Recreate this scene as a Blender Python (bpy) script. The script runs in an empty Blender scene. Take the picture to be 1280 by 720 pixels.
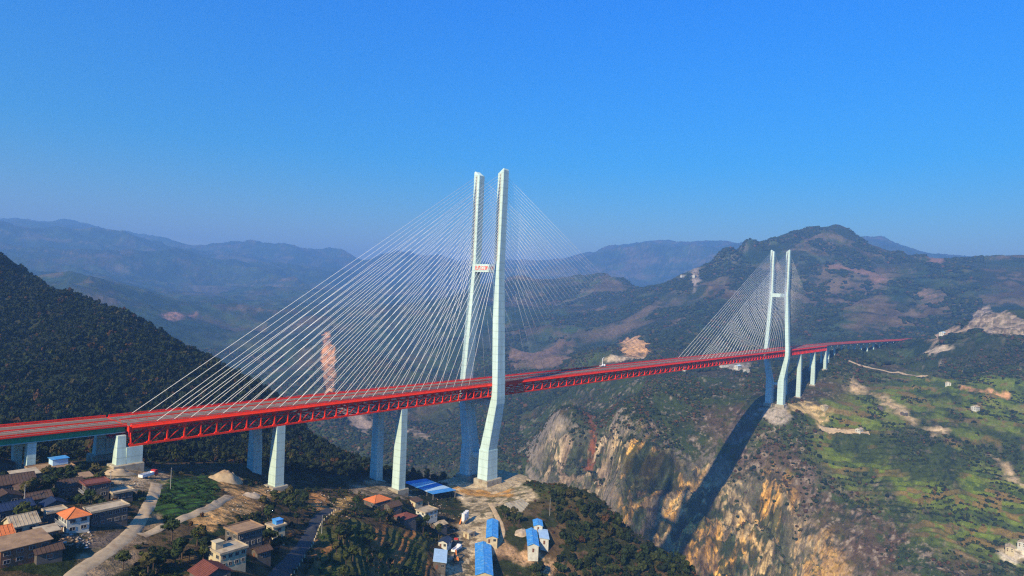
import bpy, math, random
import numpy as np
from mathutils import Matrix, Vector

random.seed(7)
RNG = np.random.default_rng(11)
sc = bpy.context.scene
col = sc.collection

# ------------------------------------------------------------------ camera
CAM = np.array([-382.053, -335.289, 66.924])
CR = np.array([0.62881934, -0.7763442, 0.04331189])
CU = np.array([-0.03695313, 0.02580174, 0.99898385])
CF = np.array([0.77667284, 0.62978088, 0.01246371])
FPX = 821.99
cd = bpy.data.cameras.new('camera')
co = bpy.data.objects.new('camera', cd)
col.objects.link(co)
co.matrix_world = Matrix(((CR[0], CU[0], -CF[0], CAM[0]), (CR[1], CU[1], -CF[1], CAM[1]),
                          (CR[2], CU[2], -CF[2], CAM[2]), (0, 0, 0, 1)))
cd.sensor_width = 36
cd.lens = FPX / 1280 * 36
cd.clip_start = 1
cd.clip_end = 60000
sc.camera = co

# ------------------------------------------------------------------ light
SUN = Vector((-1.5, -0.22, 1.0)).normalized()          # towards the sun
SUN_STRENGTH = 5.0
SKY_STRENGTH = 0.075
SUN_EL = math.asin(SUN.z)
SUN_ROT = math.atan2(SUN.x, SUN.y)
w = bpy.data.worlds.new('World')
sc.world = w
w.use_nodes = True
nt = w.node_tree
bg = nt.nodes['Background']
sky = nt.nodes.new('ShaderNodeTexSky')
sky.sky_type = 'NISHITA'
sky.sun_disc = False
sky.sun_elevation = SUN_EL
sky.sun_rotation = SUN_ROT
sky.altitude = 1200
sky.air_density = 1.0
sky.dust_density = 0.3
sky.ozone_density = 4.0
hs = nt.nodes.new('ShaderNodeHueSaturation')
hs.inputs['Saturation'].default_value = 1.35
hs.inputs['Value'].default_value = 1.0
nt.links.new(sky.outputs[0], hs.inputs['Color'])
tn = nt.nodes.new('ShaderNodeMix'); tn.data_type = 'RGBA'; tn.blend_type = 'MULTIPLY'; tn.inputs['Factor'].default_value = 1.0
tcw = nt.nodes.new('ShaderNodeTexCoord'); sx = nt.nodes.new('ShaderNodeSeparateXYZ'); cr = nt.nodes.new('ShaderNodeValToRGB')
nt.links.new(tcw.outputs['Generated'], sx.inputs[0]); nt.links.new(sx.outputs['Z'], cr.inputs[0])
cr.color_ramp.elements[0].position = 0.0; cr.color_ramp.elements[0].color = (2.7, 1.2, 0.56, 1)
cr.color_ramp.elements[1].position = 0.45; cr.color_ramp.elements[1].color = (0.0, 1.60, 2.2, 1)
e0_ = cr.color_ramp.elements.new(0.075); e0_.color = (1.75, 1.16, 0.74, 1)
e_ = cr.color_ramp.elements.new(0.20); e_.color = (0.32, 1.30, 1.34, 1)
nt.links.new(cr.outputs[0], tn.inputs['B'])
nt.links.new(hs.outputs[0], tn.inputs['A'])
nt.links.new(tn.outputs['Result'], bg.inputs['Color'])
bg.inputs['Strength'].default_value = SKY_STRENGTH
sl = bpy.data.lights.new('sun', 'SUN')
sl.energy = SUN_STRENGTH
sl.angle = math.radians(0.5)
sl.color = (1.0, 0.83, 0.56)
so = bpy.data.objects.new('sun', sl)
so.rotation_euler = SUN.to_track_quat('Z', 'Y').to_euler()
so.location = (-500, -100, 700)
col.objects.link(so)
sc.view_settings.view_transform = 'Standard'
sc.view_settings.look = 'None'
sc.view_settings.exposure = 0.8
sc.view_settings.gamma = 1.0
sc.cycles.max_bounces = 5
sc.cycles.diffuse_bounces = 2
sc.cycles.glossy_bounces = 2
sc.cycles.volume_bounces = 1
sc.cycles.use_denoising = False
sc.cycles.pixel_filter_type = 'BLACKMAN_HARRIS'
sc.cycles.filter_width = 1.25
HAZE_DENSITY = 0.000175

# ------------------------------------------------------------------ helpers
def tag(o, label=None, cat=None, group=None, kind=None):
    if label: o['label'] = label
    if cat: o['category'] = cat
    if group: o['group'] = group
    if kind: o['kind'] = kind
    return o

def empty(name, loc, rz=0.0, label=None, cat=None, group=None):
    o = bpy.data.objects.new(name, None)
    o.location = loc
    o.rotation_euler = (0, 0, rz)
    o.empty_display_size = 0.5
    col.objects.link(o)
    return tag(o, label, cat, group)

class MB:
    """collects shapes into ONE mesh"""
    def __init__(s):
        s.v = []; s.f = []
    def add(s, vs, fs):
        b = len(s.v)
        s.v += [tuple(map(float, q)) for q in vs]
        s.f += [tuple(b + i for i in q) for q in fs]
        return s
    def box(s, c, d, rz=0.0):
        x, y, z = [q / 2 for q in d]
        vs = [(-x, -y, -z), (x, -y, -z), (x, y, -z), (-x, y, -z), (-x, -y, z), (x, -y, z), (x, y, z), (-x, y, z)]
        ca, sa = math.cos(rz), math.sin(rz)
        vs = [(c[0] + a * ca - b * sa, c[1] + a * sa + b * ca, c[2] + e) for a, b, e in vs]
        return s.add(vs, [(3, 2, 1, 0), (4, 5, 6, 7), (0, 1, 5, 4), (1, 2, 6, 5), (2, 3, 7, 6), (3, 0, 4, 7)])
    def beam(s, p, q, w_, h, up=(0, 0, 1)):
        p = Vector(p); q = Vector(q)
        d = (q - p).normalized()
        a = d.cross(Vector(up))
        if a.length < 1e-4: a = d.cross(Vector((0, 1, 0)))
        a.normalize(); b = a.cross(d).normalized()
        vs = []
        for e in (p, q):
            for i, j in ((-1, -1), (1, -1), (1, 1), (-1, 1)):
                vs.append(e + a * (i * w_ / 2) + b * (j * h / 2))
        return s.add(vs, [(0, 1, 2, 3), (7, 6, 5, 4), (0, 4, 5, 1), (1, 5, 6, 2), (2, 6, 7, 3), (3, 7, 4, 0)])
    def tube(s, p, q, r, n=6, r2=None):
        p = Vector(p); q = Vector(q); r2 = r if r2 is None else r2
        d = (q - p).normalized()
        a = d.cross(Vector((0, 0, 1)))
        if a.length < 1e-4: a = Vector((1, 0, 0))
        a.normalize(); b = a.cross(d)
        vs = []
        for e, rr in ((p, r), (q, r2)):
            for i in range(n):
                t = 2 * math.pi * i / n
                vs.append(e + a * (math.cos(t) * rr) + b * (math.sin(t) * rr))
        fs = [(i, (i + 1) % n, n + (i + 1) % n, n + i) for i in range(n)]
        fs += [tuple(range(n - 1, -1, -1)), tuple(range(n, 2 * n))]
        return s.add(vs, fs)
    def loft(s, rings):
        n = len(rings[0]); vs = [p for r in rings for p in r]; fs = []
        for k in range(len(rings) - 1):
            for i in range(n):
                j = (i + 1) % n
                fs.append((k * n + i, k * n + j, (k + 1) * n + j, (k + 1) * n + i))
        fs.append(tuple(range(n - 1, -1, -1)))
        fs.append(tuple((len(rings) - 1) * n + i for i in range(n)))
        return s.add(vs, fs)
    def build(s, name, mat, parent=None, smooth=False, bevel=0.0):
        me = bpy.data.meshes.new(name)
        me.from_pydata(s.v, [], s.f)
        me.update()
        if mat: me.materials.append(mat)
        if smooth:
            me.polygons.foreach_set('use_smooth', [True] * len(me.polygons))
        o = bpy.data.objects.new(name, me)
        col.objects.link(o)
        if parent: o.parent = parent
        if bevel:
            m = o.modifiers.new('b', 'BEVEL'); m.width = bevel; m.segments = 1; m.limit_method = 'ANGLE'
        return o

def np_mesh(name, V, Fq, mat, colors=None, parent=None, smooth=False):
    me = bpy.data.meshes.new(name)
    n = Fq.shape[1]
    me.vertices.add(len(V)); me.vertices.foreach_set('co', np.ascontiguousarray(V, np.float32).ravel())
    me.loops.add(Fq.size); me.loops.foreach_set('vertex_index', np.ascontiguousarray(Fq, np.int32).ravel())
    me.polygons.add(len(Fq)); me.polygons.foreach_set('loop_start', np.arange(0, Fq.size, n, dtype=np.int32))
    if smooth: me.polygons.foreach_set('use_smooth', np.ones(len(Fq), bool))
    if colors is not None:
        a = me.color_attributes.new('albedo', 'FLOAT_COLOR', 'POINT')
        c = np.ones((len(V), 4), np.float32); c[:, :3] = colors
        a.data.foreach_set('color', c.ravel())
    me.update(calc_edges=True)
    if mat: me.materials.append(mat)
    o = bpy.data.objects.new(name, me)
    col.objects.link(o)
    if parent: o.parent = parent
    return o

def material(name, color, rough=0.8, var=0.25, scale=0.5, bump=0.0, metallic=0.0, attr=False, spec=0.3, streak=False, rust=None, seams=None):
    m = bpy.data.materials.new(name)
    m.use_nodes = True
    t = m.node_tree; N = t.nodes; L = t.links
    b = N['Principled BSDF']
    b.inputs['Roughness'].default_value = rough
    b.inputs['Metallic'].default_value = metallic
    b.inputs['Specular IOR Level'].default_value = spec
    tc = N.new('ShaderNodeTexCoord')
    mp = N.new('ShaderNodeMapping')
    if streak: mp.inputs['Scale'].default_value = (1, 1, 0.12)
    g = N.new('ShaderNodeNewGeometry')
    L.new(g.outputs['Position'], mp.inputs['Vector'])
    n1 = N.new('ShaderNodeTexNoise'); n1.inputs['Scale'].default_value = scale; n1.inputs['Detail'].default_value = 6
    n1.inputs['Roughness'].default_value = 0.65
    L.new(mp.outputs[0], n1.inputs['Vector'])
    mr = N.new('ShaderNodeMapRange')
    mr.inputs['From Min'].default_value = 0.25; mr.inputs['From Max'].default_value = 0.75
    mr.inputs['To Min'].default_value = 1 - var; mr.inputs['To Max'].default_value = 1 + var
    L.new(n1.outputs['Fac'], mr.inputs['Value'])
    mx = N.new('ShaderNodeMix'); mx.data_type = 'RGBA'; mx.blend_type = 'MULTIPLY'; mx.inputs['Factor'].default_value = 1.0
    if attr:
        at = N.new('ShaderNodeAttribute'); at.attribute_name = 'albedo'
        L.new(at.outputs['Color'], mx.inputs['A'])
    else:
        mx.inputs['A'].default_value = (*color, 1)
    L.new(mr.outputs[0], mx.inputs['B'])
    out = mx.outputs['Result']
    if attr and bump:
        nf = N.new('ShaderNodeTexNoise'); nf.inputs['Scale'].default_value = 0.55; nf.inputs['Detail'].default_value = 8; nf.inputs['Roughness'].default_value = .75
        L.new(g.outputs['Position'], nf.inputs['Vector'])
        rf_ = N.new('ShaderNodeMapRange'); rf_.inputs['From Min'].default_value = .3; rf_.inputs['From Max'].default_value = .7
        rf_.inputs['To Min'].default_value = .55; rf_.inputs['To Max'].default_value = 1.45
        L.new(nf.outputs['Fac'], rf_.inputs['Value'])
        mf = N.new('ShaderNodeMix'); mf.data_type = 'RGBA'; mf.blend_type = 'MULTIPLY'; mf.inputs['Factor'].default_value = 1.0
        L.new(out, mf.inputs['A']); L.new(rf_.outputs[0], mf.inputs['B']); out = mf.outputs['Result']
    if rust:
        n2 = N.new('ShaderNodeTexNoise'); n2.inputs['Scale'].default_value = rust[1]; n2.inputs['Detail'].default_value = 5
        L.new(mp.outputs[0], n2.inputs['Vector'])
        r2 = N.new('ShaderNodeMapRange'); r2.inputs['From Min'].default_value = 0.52; r2.inputs['From Max'].default_value = 0.7
        L.new(n2.outputs['Fac'], r2.inputs['Value'])
        m2 = N.new('ShaderNodeMix'); m2.data_type = 'RGBA'
        L.new(r2.outputs[0], m2.inputs['Factor']); L.new(out, m2.inputs['A'])
        m2.inputs['B'].default_value = (*rust[0], 1)
        out = m2.outputs['Result']
    if seams:
        wv = N.new('ShaderNodeTexWave'); wv.bands_direction = 'Z'; wv.inputs['Scale'].default_value = seams
        wv.inputs['Distortion'].default_value = 0.0
        L.new(g.outputs['Position'], wv.inputs['Vector'])
        r3 = N.new('ShaderNodeMapRange'); r3.inputs['From Min'].default_value = 0.0; r3.inputs['From Max'].default_value = 0.06
        r3.inputs['To Min'].default_value = 0.82; r3.inputs['To Max'].default_value = 1.0
        L.new(wv.outputs['Fac'], r3.inputs['Value'])
        m3 = N.new('ShaderNodeMix'); m3.data_type = 'RGBA'; m3.blend_type = 'MULTIPLY'; m3.inputs['Factor'].default_value = 1
        L.new(out, m3.inputs['A']); L.new(r3.outputs[0], m3.inputs['B'])
        out = m3.outputs['Result']
    L.new(out, b.inputs['Base Color'])
    if bump:
        bp = N.new('ShaderNodeBump'); bp.inputs['Distance'].default_value = bump; bp.inputs['Strength'].default_value = 0.8
        L.new(n1.outputs['Fac'], bp.inputs['Height']); L.new(bp.outputs[0], b.inputs['Normal'])
    return m

M = {
 'concrete': material('tower_concrete', (0.48, 0.64, 0.60), 0.75, 0.22, 0.3, 0, streak=True, seams=0.055),
 'raw_concrete': material('raw_concrete', (0.36, 0.32, 0.23), 0.9, 0.3, 0.4, 0.1, rust=((0.22, 0.16, 0.09), 0.3)),
 'pier': material('pier_concrete', (0.48, 0.62, 0.55), 0.8, 0.25, 0.3, streak=True, seams=0.07),
 'red': material('red_steel', (0.98, 0.040, 0.002), 0.55, 0.15, 0.4, spec=0.12),
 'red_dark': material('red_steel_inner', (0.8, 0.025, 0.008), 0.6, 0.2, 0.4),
 'deck': material('worn_asphalt', (0.17, 0.115, 0.075), 0.9, 0.25, 0.35),
 'paint': material('road_paint', (0.75, 0.72, 0.62), 0.7, 0.2, 1.0),
 'cable': material('cable_sheath', (0.8, 0.82, 0.78), 0.8, 0.05, 0.3, spec=0.1),
 'letter': material('red_lettering', (0.75, 0.06, 0.03), 0.6, 0.1, 1),
 'green': material('green_steel', (0.015, 0.27, 0.13), 0.55, 0.15, 0.3),
 'aqua': material('pale_steel', (0.30, 0.48, 0.46), 0.6, 0.1, 0.3),
 'grey_conc': material('girder_concrete', (0.45, 0.46, 0.42), 0.85, 0.15, 0.3),
 'blue': material('blue_sheet', (0.05, 0.27, 0.62), 0.6, 0.3, 0.4, rust=((0.18, 0.38, 0.56), 0.5)),
 'pale_blue': material('pale_blue_sheet', (0.42, 0.60, 0.72), 0.5, 0.2, 0.3),
 'cream': material('cream_wall', (0.52, 0.44, 0.27), 0.9, 0.2, 0.5, rust=((0.42, 0.34, 0.22), 0.4)),
 'white_wall': material('white_tile_wall', (0.56, 0.55, 0.46), 0.8, 0.25, 0.8, rust=((0.42, 0.42, 0.36), 0.5)),
 'grey_wall': material('grey_brick_wall', (0.115, 0.10, 0.082), 0.95, 0.3, 0.8, rust=((0.07, 0.06, 0.05), 0.5)),
 'brick': material('brick_wall', (0.22, 0.10, 0.05), 0.95, 0.3, 0.9),
 'orange_roof': material('orange_tile_roof', (0.58, 0.17, 0.05), 0.85, 0.3, 1.2, bump=0.05),
 'brown_roof': material('brown_tile_roof', (0.085, 0.05, 0.032), 0.9, 0.4, 0.9, bump=0.05, rust=((0.07, 0.055, 0.045), 0.4)),
 'red_roof': material('dark_red_roof', (0.17, 0.055, 0.035), 0.85, 0.3, 0.9, bump=0.05),
 'slab_roof': material('cement_slab_roof', (0.42, 0.34, 0.22), 0.95, 0.3, 0.5, rust=((0.24, 0.17, 0.10), 0.35)),
 'tan_slab': material('tan_slab_roof', (0.30, 0.19, 0.10), 0.95, 0.35, 0.5, rust=((0.20, 0.13, 0.08), 0.35)),
 'navy_roof': material('dark_blue_roof', (0.02, 0.035, 0.075), 0.6, 0.3, 0.5),
 'glass': material('dark_glass', (0.02, 0.028, 0.035), 0.15, 0.1, 0.5, spec=0.6),
 'frame': material('pale_frame', (0.32, 0.31, 0.28), 0.7, 0.1, 1),
 'door': material('wood_door', (0.16, 0.07, 0.04), 0.7, 0.2, 1),
 'bark': material('bark', (0.09, 0.06, 0.04), 0.95, 0.3, 2),
 'leaf': material('foliage', (0.04, 0.08, 0.02), 0.85, 0.45, 0.8, attr=True, spec=0.15),
 'soil_road': material('dirt_track', (0.46, 0.34, 0.19), 0.95, 0.3, 0.35, bump=0.15, rust=((0.34, 0.22, 0.11), 0.2)),
 'paved': material('paved_road', (0.05, 0.05, 0.048), 0.85, 0.2, 0.3),
 'rock': material('rubble', (0.42, 0.33, 0.22), 0.95, 0.35, 0.6, bump=0.2),
 'orange_steel': material('orange_machine', (0.70, 0.22, 0.04), 0.6, 0.2, 1),
 'white_steel': material('white_machine', (0.75, 0.74, 0.70), 0.6, 0.1, 1),
 'red_machine': material('red_machine', (0.45, 0.035, 0.03), 0.6, 0.2, 1),
 'tyre': material('rubber', (0.02, 0.02, 0.02), 0.9, 0.1, 1),
}

# ------------------------------------------------------------------ noise
PERM = RNG.random((256, 256)).astype(np.float32)
def vnoise(x, y):
    xi = np.floor(x).astype(np.int64); yi = np.floor(y).astype(np.int64)
    fx = x - xi; fy = y - yi
    fx = fx * fx * fx * (fx * (fx * 6 - 15) + 10); fy = fy * fy * fy * (fy * (fy * 6 - 15) + 10)
    a = PERM[xi & 255, yi & 255]; b = PERM[(xi + 1) & 255, yi & 255]
    c = PERM[xi & 255, (yi + 1) & 255]; d = PERM[(xi + 1) & 255, (yi + 1) & 255]
    return ((a * (1 - fx) + b * fx) * (1 - fy) + (c * (1 - fx) + d * fx) * fy) * 2 - 1
def fbm(x, y, s, o=5, seed=0, gain=0.5):
    r = 0; a = 1; t = 0; ca, sa = math.cos(0.6), math.sin(0.6)
    x = x / s + seed * 17.3; y = y / s - seed * 9.1
    for _ in range(o):
        r = r + a * vnoise(x, y); t += a; a *= gain
        x, y = (x * ca - y * sa) * 2.03 + 5.1, (x * sa + y * ca) * 2.03 + 1.7
    return r / t

# ------------------------------------------------------------------ terrain
# surveyed profiles of the ground: bearing -> height or sight line at a distance
PROF = {
-330:[('z',60,-5),('z',150,-2),('z',300,0),('z',500,60),('z',850,220),('z',1600,50),('z',3000,200),('z',5000,450),('z',8500,800),('z',12000,500)],
0:[('z',60,0),(720,168),(650,205),(600,250),(575,290),(555,335),(520,420),(450,540),(380,680),(322,840),('z',1200,0),('z',1700,-150),('z',2600,60),(300,5000),(283,8500),('z',12000,300)],
100:[('z',70,-5),(720,176),(650,212),(600,268),(585,300),(565,340),(520,430),(450,540),(370,760),('z',1100,-60),('z',1700,-200),(345,2500),('z',3200,0),(310,5200),(292,8500),('z',12000,300)],
200:[('z',80,-12),(720,188),(650,232),(600,292),(585,330),(560,390),(500,510),(420,720),('z',1000,-130),('z',1600,-250),(430,2100),(378,2600),('z',3300,-50),(330,5200),(303,8500),('z',12000,300)],
300:[('z',90,-20),(720,200),(660,240),(620,300),(597,345),(575,400),(530,520),(478,680),('z',900,-170),('z',1500,-300),(460,1900),(412,2500),('z',3200,-80),(350,5200),(312,8500),('z',12000,300)],
370:[('z',90,-30),(720,235),(660,285),(620,345),(600,385),(582,430),(560,520),(522,640),('z',850,-220),('z',1200,-330),(500,1500),(440,2200),(390,3500),(350,5500),(316,8500),('z',12000,300)],
440:[('z',100,-40),(720,255),(660,310),(625,372),(606,420),(592,460),(575,540),('z',650,-160),('z',850,-330),(560,1250),(500,1600),(430,2300),(390,3500),(355,5500),(320,8500),('z',12000,300)],
500:[('z',110,-55),(720,300),(660,345),(625,400),(612,440),(598,480),('z',560,-120),('z',650,-230),('z',850,-400),(590,1180),(540,1400),(470,1900),(410,2800),(370,4500),(325,8500),('z',12000,300)],
560:[('z',120,-70),(720,335),(670,385),(630,440),(600,505),('z',580,-150),('z',700,-300),('z',850,-430),(600,1150),(550,1350),(480,1800),(420,2600),(375,4500),(330,8500),('z',12000,300)],
610:[('z',130,-75),(720,350),(660,400),(610,490),(597,530),('z',600,-170),('z',700,-320),('z',850,-450),(600,1130),(540,1350),(480,1750),(420,2500),(360,4000),('z',5200,0),(335,8500),('z',12000,300)],
660:[('z',130,-75),(720,360),(680,385),(640,420),(605,480),(590,520),('z',590,-190),('z',680,-330),('z',850,-460),(610,1120),(550,1300),(480,1700),(430,2400),(356,3800),('z',5200,0),(333,8500),('z',12000,300)],
700:[('z',130,-75),(720,370),(680,390),(640,425),(605,460),('z',540,-170),('z',650,-350),('z',850,-460),(620,1010),(580,1080),(510,1150),('z',1250,-150),(460,1750),(430,2300),(352,3700),('z',5200,0),(328,8500),('z',12000,300)],
750:[('z',130,-78),(720,375),(680,400),(645,430),(620,460),('z',540,-190),('z',650,-370),('z',820,-450),(640,985),(600,1030),(530,1130),('z',1250,-150),(440,2000),(410,2600),(348,3600),('z',5200,0),(318,8500),('z',12000,300)],
775:[('z',130,-80),(720,380),(690,405),(655,430),('z',500,-170),('z',650,-380),('z',800,-440),(690,890),(640,915),(560,960),(510,1080),(460,1400),(435,1800),(405,2500),(347,3600),('z',5200,0),(312,8500),('z',12000,300)],
820:[('z',130,-83),(720,390),(700,410),(680,430),('z',500,-190),('z',650,-390),('z',780,-430),(720,890),(680,910),(600,955),(570,985),(530,1050),(480,1250),(450,1600),(400,2300),(362,2900),('z',3600,0),('z',5200,0),(305,8500),('z',12000,300)],
870:[('z',130,-88),(720,402),('z',480,-170),('z',620,-380),('z',760,-440),(720,905),(640,950),(590,985),(560,1020),(510,1090),(470,1350),(440,1700),(380,2500),(336,3000),('z',3800,50),('z',5200,0),(294,8500),('z',12000,300)],
920:[('z',130,-92),('z',400,-140),('z',600,-380),('z',760,-430),(720,910),(650,940),(600,985),(560,1015),(510,1080),(470,1350),(440,1700),(370,2500),(318,3100),('z',3900,80),('z',5500,0),(291,9000),('z',12000,300)],
975:[('z',130,-95),('z',400,-160),('z',600,-380),('z',740,-420),(720,880),(630,925),(560,985),(507,1056),(470,1350),(440,1750),(370,2400),(297,3300),('z',4200,100),('z',5500,50),('z',9000,620),('z',12000,300)],
1015:[('z',130,-95),('z',400,-170),('z',580,-380),('z',720,-410),(720,850),(650,890),(580,960),(515,1060),(481,1196),(455,1500),(435,1900),(370,2500),(291,3400),('z',4200,150),('z',5500,100),('z',9000,400),('z',12000,300)],
1038:[('z',130,-95),('z',400,-180),('z',570,-380),('z',700,-405),(370,2500),(290,3400),('z',4200,150)],
995:[(370,2450),(292,3350),('z',4200,120)],
945:[(370,2450),(304,3200),('z',4200,120)],
1060:[('z',130,-95),('z',400,-180),('z',560,-380),('z',680,-400),(720,820),(650,880),(580,960),(520,1060),(481,1210),(450,1450),(425,1900),(370,2500),(294,3350),('z',4200,150),('z',5500,200),('z',9000,400),('z',12000,300)],
1110:[('z',130,-95),('z',400,-180),('z',560,-370),('z',640,-380),(720,800),(650,860),(580,950),(520,1060),(478,1220),(452,1420),(429,1800),(380,2200),(316,3000),('z',3800,50),(296,7000),('z',9000,400),('z',12000,300)],
1160:[('z',130,-95),('z',400,-180),('z',560,-350),('z',620,-350),(720,780),(650,850),(580,940),(520,1060),(478,1220),(447,1400),(426,1850),(380,2200),(320,3000),('z',3800,50),(300,7000),('z',9000,400),('z',12000,300)],
1220:[('z',130,-95),('z',400,-180),('z',540,-320),('z',600,-330),(720,770),(650,840),(580,935),(520,1050),(470,1220),(430,1350),(400,1600),(370,2200),(322,3000),('z',3800,50),(310,7000),('z',9000,400),('z',12000,300)],
1280:[('z',130,-95),('z',400,-180),('z',540,-300),('z',600,-300),(720,760),(650,830),(580,930),(520,1040),(470,1200),(420,1350),(390,1600),(370,2200),(325,3000),('z',3800,50),(325,7000),('z',9000,400),('z',12000,300)],
1500:[('z',100,-95),('z',400,-180),('z',560,-280),('z',800,-200),('z',1000,-140),('z',1350,-20),('z',2200,150),('z',3200,350),('z',7000,500),('z',12000,300)],
}
def sight(u, v, D):
    return CAM + (CF + (u - 640) / FPX * CR - (v - 360) / FPX * CU) * D
def survey():
    P = []
    for u, l in PROF.items():
        for e in l:
            if e[0] == 'z':
                a = CF + (u - 640) / FPX * CR
                s = (a[2] - (e[2] - CAM[2]) / e[1]) / CU[2]
                P.append(CAM + (a - s * CU) * e[1])
            else:
                P.append(sight(u, e[0], e[1]))
    for q in [(-262, 0, -17), (-180, 0, -43), (-180, -12, -44.5), (-180, 13, -37), (-91, -12, -64.5), (-91, 13, -59), (0, -14, -76.5),
              (0, 14, -76), (720, 0, -91), (716, -14, -91), (808, 0, -85), (896, 0, -71), (976, 0, -45), (-300, 0, -18), (-360, 0, -17),
              (-420, 0, -16), (1060, -1, -26), (1125, -6, -18), (1200, -13, -15), (1296, -22, -15), (1400, -34, -15), (1529, -50, -14), (1690, -66, -12), (1800, -77, -9), (1870, -84, -4)]:
        P.append(np.array(q, float))
    return np.array(P)
P = survey()
AZ0 = math.atan2(CF[1], CF[0])
def polar(x, y):
    dx, dy = x - CAM[0], y - CAM[1]
    return np.arctan2(dy, dx), np.log(np.hypot(dx, dy))
_a, _l = polar(P[:, 0], P[:, 1])
KX = np.stack([_a * 1.6, _l], 1)
_v = (P[:, 2] - CAM[2]) / np.exp(_l)
_d2 = ((KX[:, None] - KX[None]) ** 2).sum(-1)
n = len(KX)
A = np.zeros((n + 3, n + 3))
A[:n, :n] = .5 * _d2 * np.log(_d2 + 1e-12) + 1.2e-3 * np.eye(n)
A[:n, n] = 1; A[:n, n + 1:] = KX; A[n:, :n] = A[:n, n:].T
KS = np.linalg.solve(A, np.r_[_v, 0, 0, 0])
def tps(a, l):
    sh = a.shape; a = a.ravel() * 1.6; l = l.ravel(); out = np.empty(a.shape)
    for i in range(0, len(a), 30000):
        q, r = a[i:i + 30000, None], l[i:i + 30000, None]
        d2 = (q - KX[None, :, 0]) ** 2 + (r - KX[None, :, 1]) ** 2
        out[i:i + 30000] = (.5 * d2 * np.log(d2 + 1e-12)) @ KS[:n] + KS[n] + q[:, 0] * KS[n + 1] + r[:, 0] * KS[n + 2]
    return out.reshape(sh)
A0, A1 = AZ0 - 0.90, AZ0 + 0.90
L0, L1 = math.log(60), math.log(13500)
NA = 1350
_t = np.linspace(L0, L1, 4000)                     # finer rows where the cliffs stand
_w = 1.0 + 4.2 * np.exp(-((_t - math.log(945)) / .17) ** 4) + 1.1 * np.exp(-((_t - math.log(280)) / .62) ** 4) - .35 * (_t < math.log(130))
_c = np.cumsum(_w); _c = (_c - _c[0]) / (_c[-1] - _c[0])
NR = 1500
lgs = np.interp(np.linspace(0, 1, NR), _c, _t)
azs = np.linspace(A0, A1, NA)
cA = np.linspace(A0, A1, 320); cL = np.linspace(L0, L1, 330)
g0 = tps(*np.meshgrid(cA, cL, indexing='ij'))
def cubic(n_in, t):
    n_out = len(t); i = np.minimum(t.astype(int), n_in - 2); f_ = t - i
    W = np.zeros((n_out, n_in))
    w4 = (-.5 * f_ + f_ ** 2 - .5 * f_ ** 3, 1 - 2.5 * f_ ** 2 + 1.5 * f_ ** 3, .5 * f_ + 2 * f_ ** 2 - 1.5 * f_ ** 3, -.5 * f_ ** 2 + .5 * f_ ** 3)
    for k in range(4):
        np.add.at(W, (np.arange(n_out), np.clip(i + k - 1, 0, n_in - 1)), w4[k])
    return W
G = cubic(320, (azs - A0) / (A1 - A0) * 319) @ g0 @ cubic(330, (lgs - L0) / (L1 - L0) * 329).T
AA, LL = np.meshgrid(azs, lgs, indexing='ij')
RH = np.exp(LL)
TX = CAM[0] + RH * np.cos(AA); TY = CAM[1] + RH * np.sin(AA)
TZ = G * RH + CAM[2]

def hz(x, y, Z=None):
    Z = TZ if Z is None else Z
    a, l = polar(np.asarray(x, float), np.asarray(y, float))
    i = np.clip((a - A0) / (A1 - A0) * (NA - 1), 0, NA - 1.001); j = np.clip(np.interp(l, lgs, np.arange(NR)), 0, NR - 1.001)
    i0 = i.astype(int); j0 = j.astype(int); fi = i - i0; fj = j - j0
    return (Z[i0, j0] * (1 - fi) + Z[i0 + 1, j0] * fi) * (1 - fj) + (Z[i0, j0 + 1] * (1 - fi) + Z[i0 + 1, j0 + 1] * fi) * fj

def hit(u, v, Dmin=100, Dmax=13000, step=0.004):
    """the place on the ground seen along a sight line (first crossing beyond Dmin)"""
    D = np.exp(np.arange(math.log(Dmin), math.log(Dmax), step))
    d = CF + (u - 640) / FPX * CR - (v - 360) / FPX * CU
    X = CAM[0] + d[0] * D; Y = CAM[1] + d[1] * D; Z = CAM[2] + d[2] * D
    k = np.nonzero(Z < hz(X, Y))[0]
    if len(k) == 0:
        return None
    k = k[0]
    return (X[k], Y[k], float(hz(X[k], Y[k])))

# smooth noise everywhere, cut off so that it never moves a skyline by much
taper = np.clip((np.hypot(np.maximum(np.abs(TX - 330) - 680, 0), np.maximum(np.abs(TY) - 22, 0))) / 40, 0, 1)
yp_ = np.interp(TX, [976, 1125, 1296, 1529, 1857, 1960], [0, -6, -22, -50, -82, -92])
vtap = np.clip((np.abs(TY - yp_) - 25) / 60, 0, 1); vtap = np.where((TX > 940) & (TX < 1840), vtap, 1); taper = taper * vtap
site = np.clip((np.hypot(TX + 20, TY + 30) - 90) / 60, 0, 1)
far_w = np.clip((RH - 260) / 500, 0.16, 1)
wx = fbm(TX, TY, 300, 3, 5) * 60; wy = fbm(TX, TY, 300, 3, 6) * 60
add = np.zeros_like(TZ)
for wl, amp in ((6, .5), (12, .9), (24, 1.8), (48, 3.2), (96, 6.0), (190, 11), (380, 26), (760, 70), (1500, 130), (2800, 190)):
    okw = np.clip((RH * (0.16 if wl < 300 else 0.33) - wl) / (wl * 0.5), 0, 1) if wl > 40 else 1.0
    okn = np.clip((wl * 330 - RH) / (wl * 100), 0, 1)       # too fine for this distance
    nn = vnoise((TX + wx) / wl + wl, (TY + wy) / wl - wl)
    if wl >= 48:
        nn = 0.62 - 2.0 * np.abs(nn)                           # ridged
    if wl >= 300: nn = nn * (1 - .85 * np.clip((AZ0 - AA - .12) / .1, 0, 1) * np.clip((5000 - RH) / 800, 0, 1))
    add += nn * amp * okw * okn * (far_w if wl < 100 else 1)
add *= 0.12 + 0.88 * taper * site
TZ = TZ + add
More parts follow.
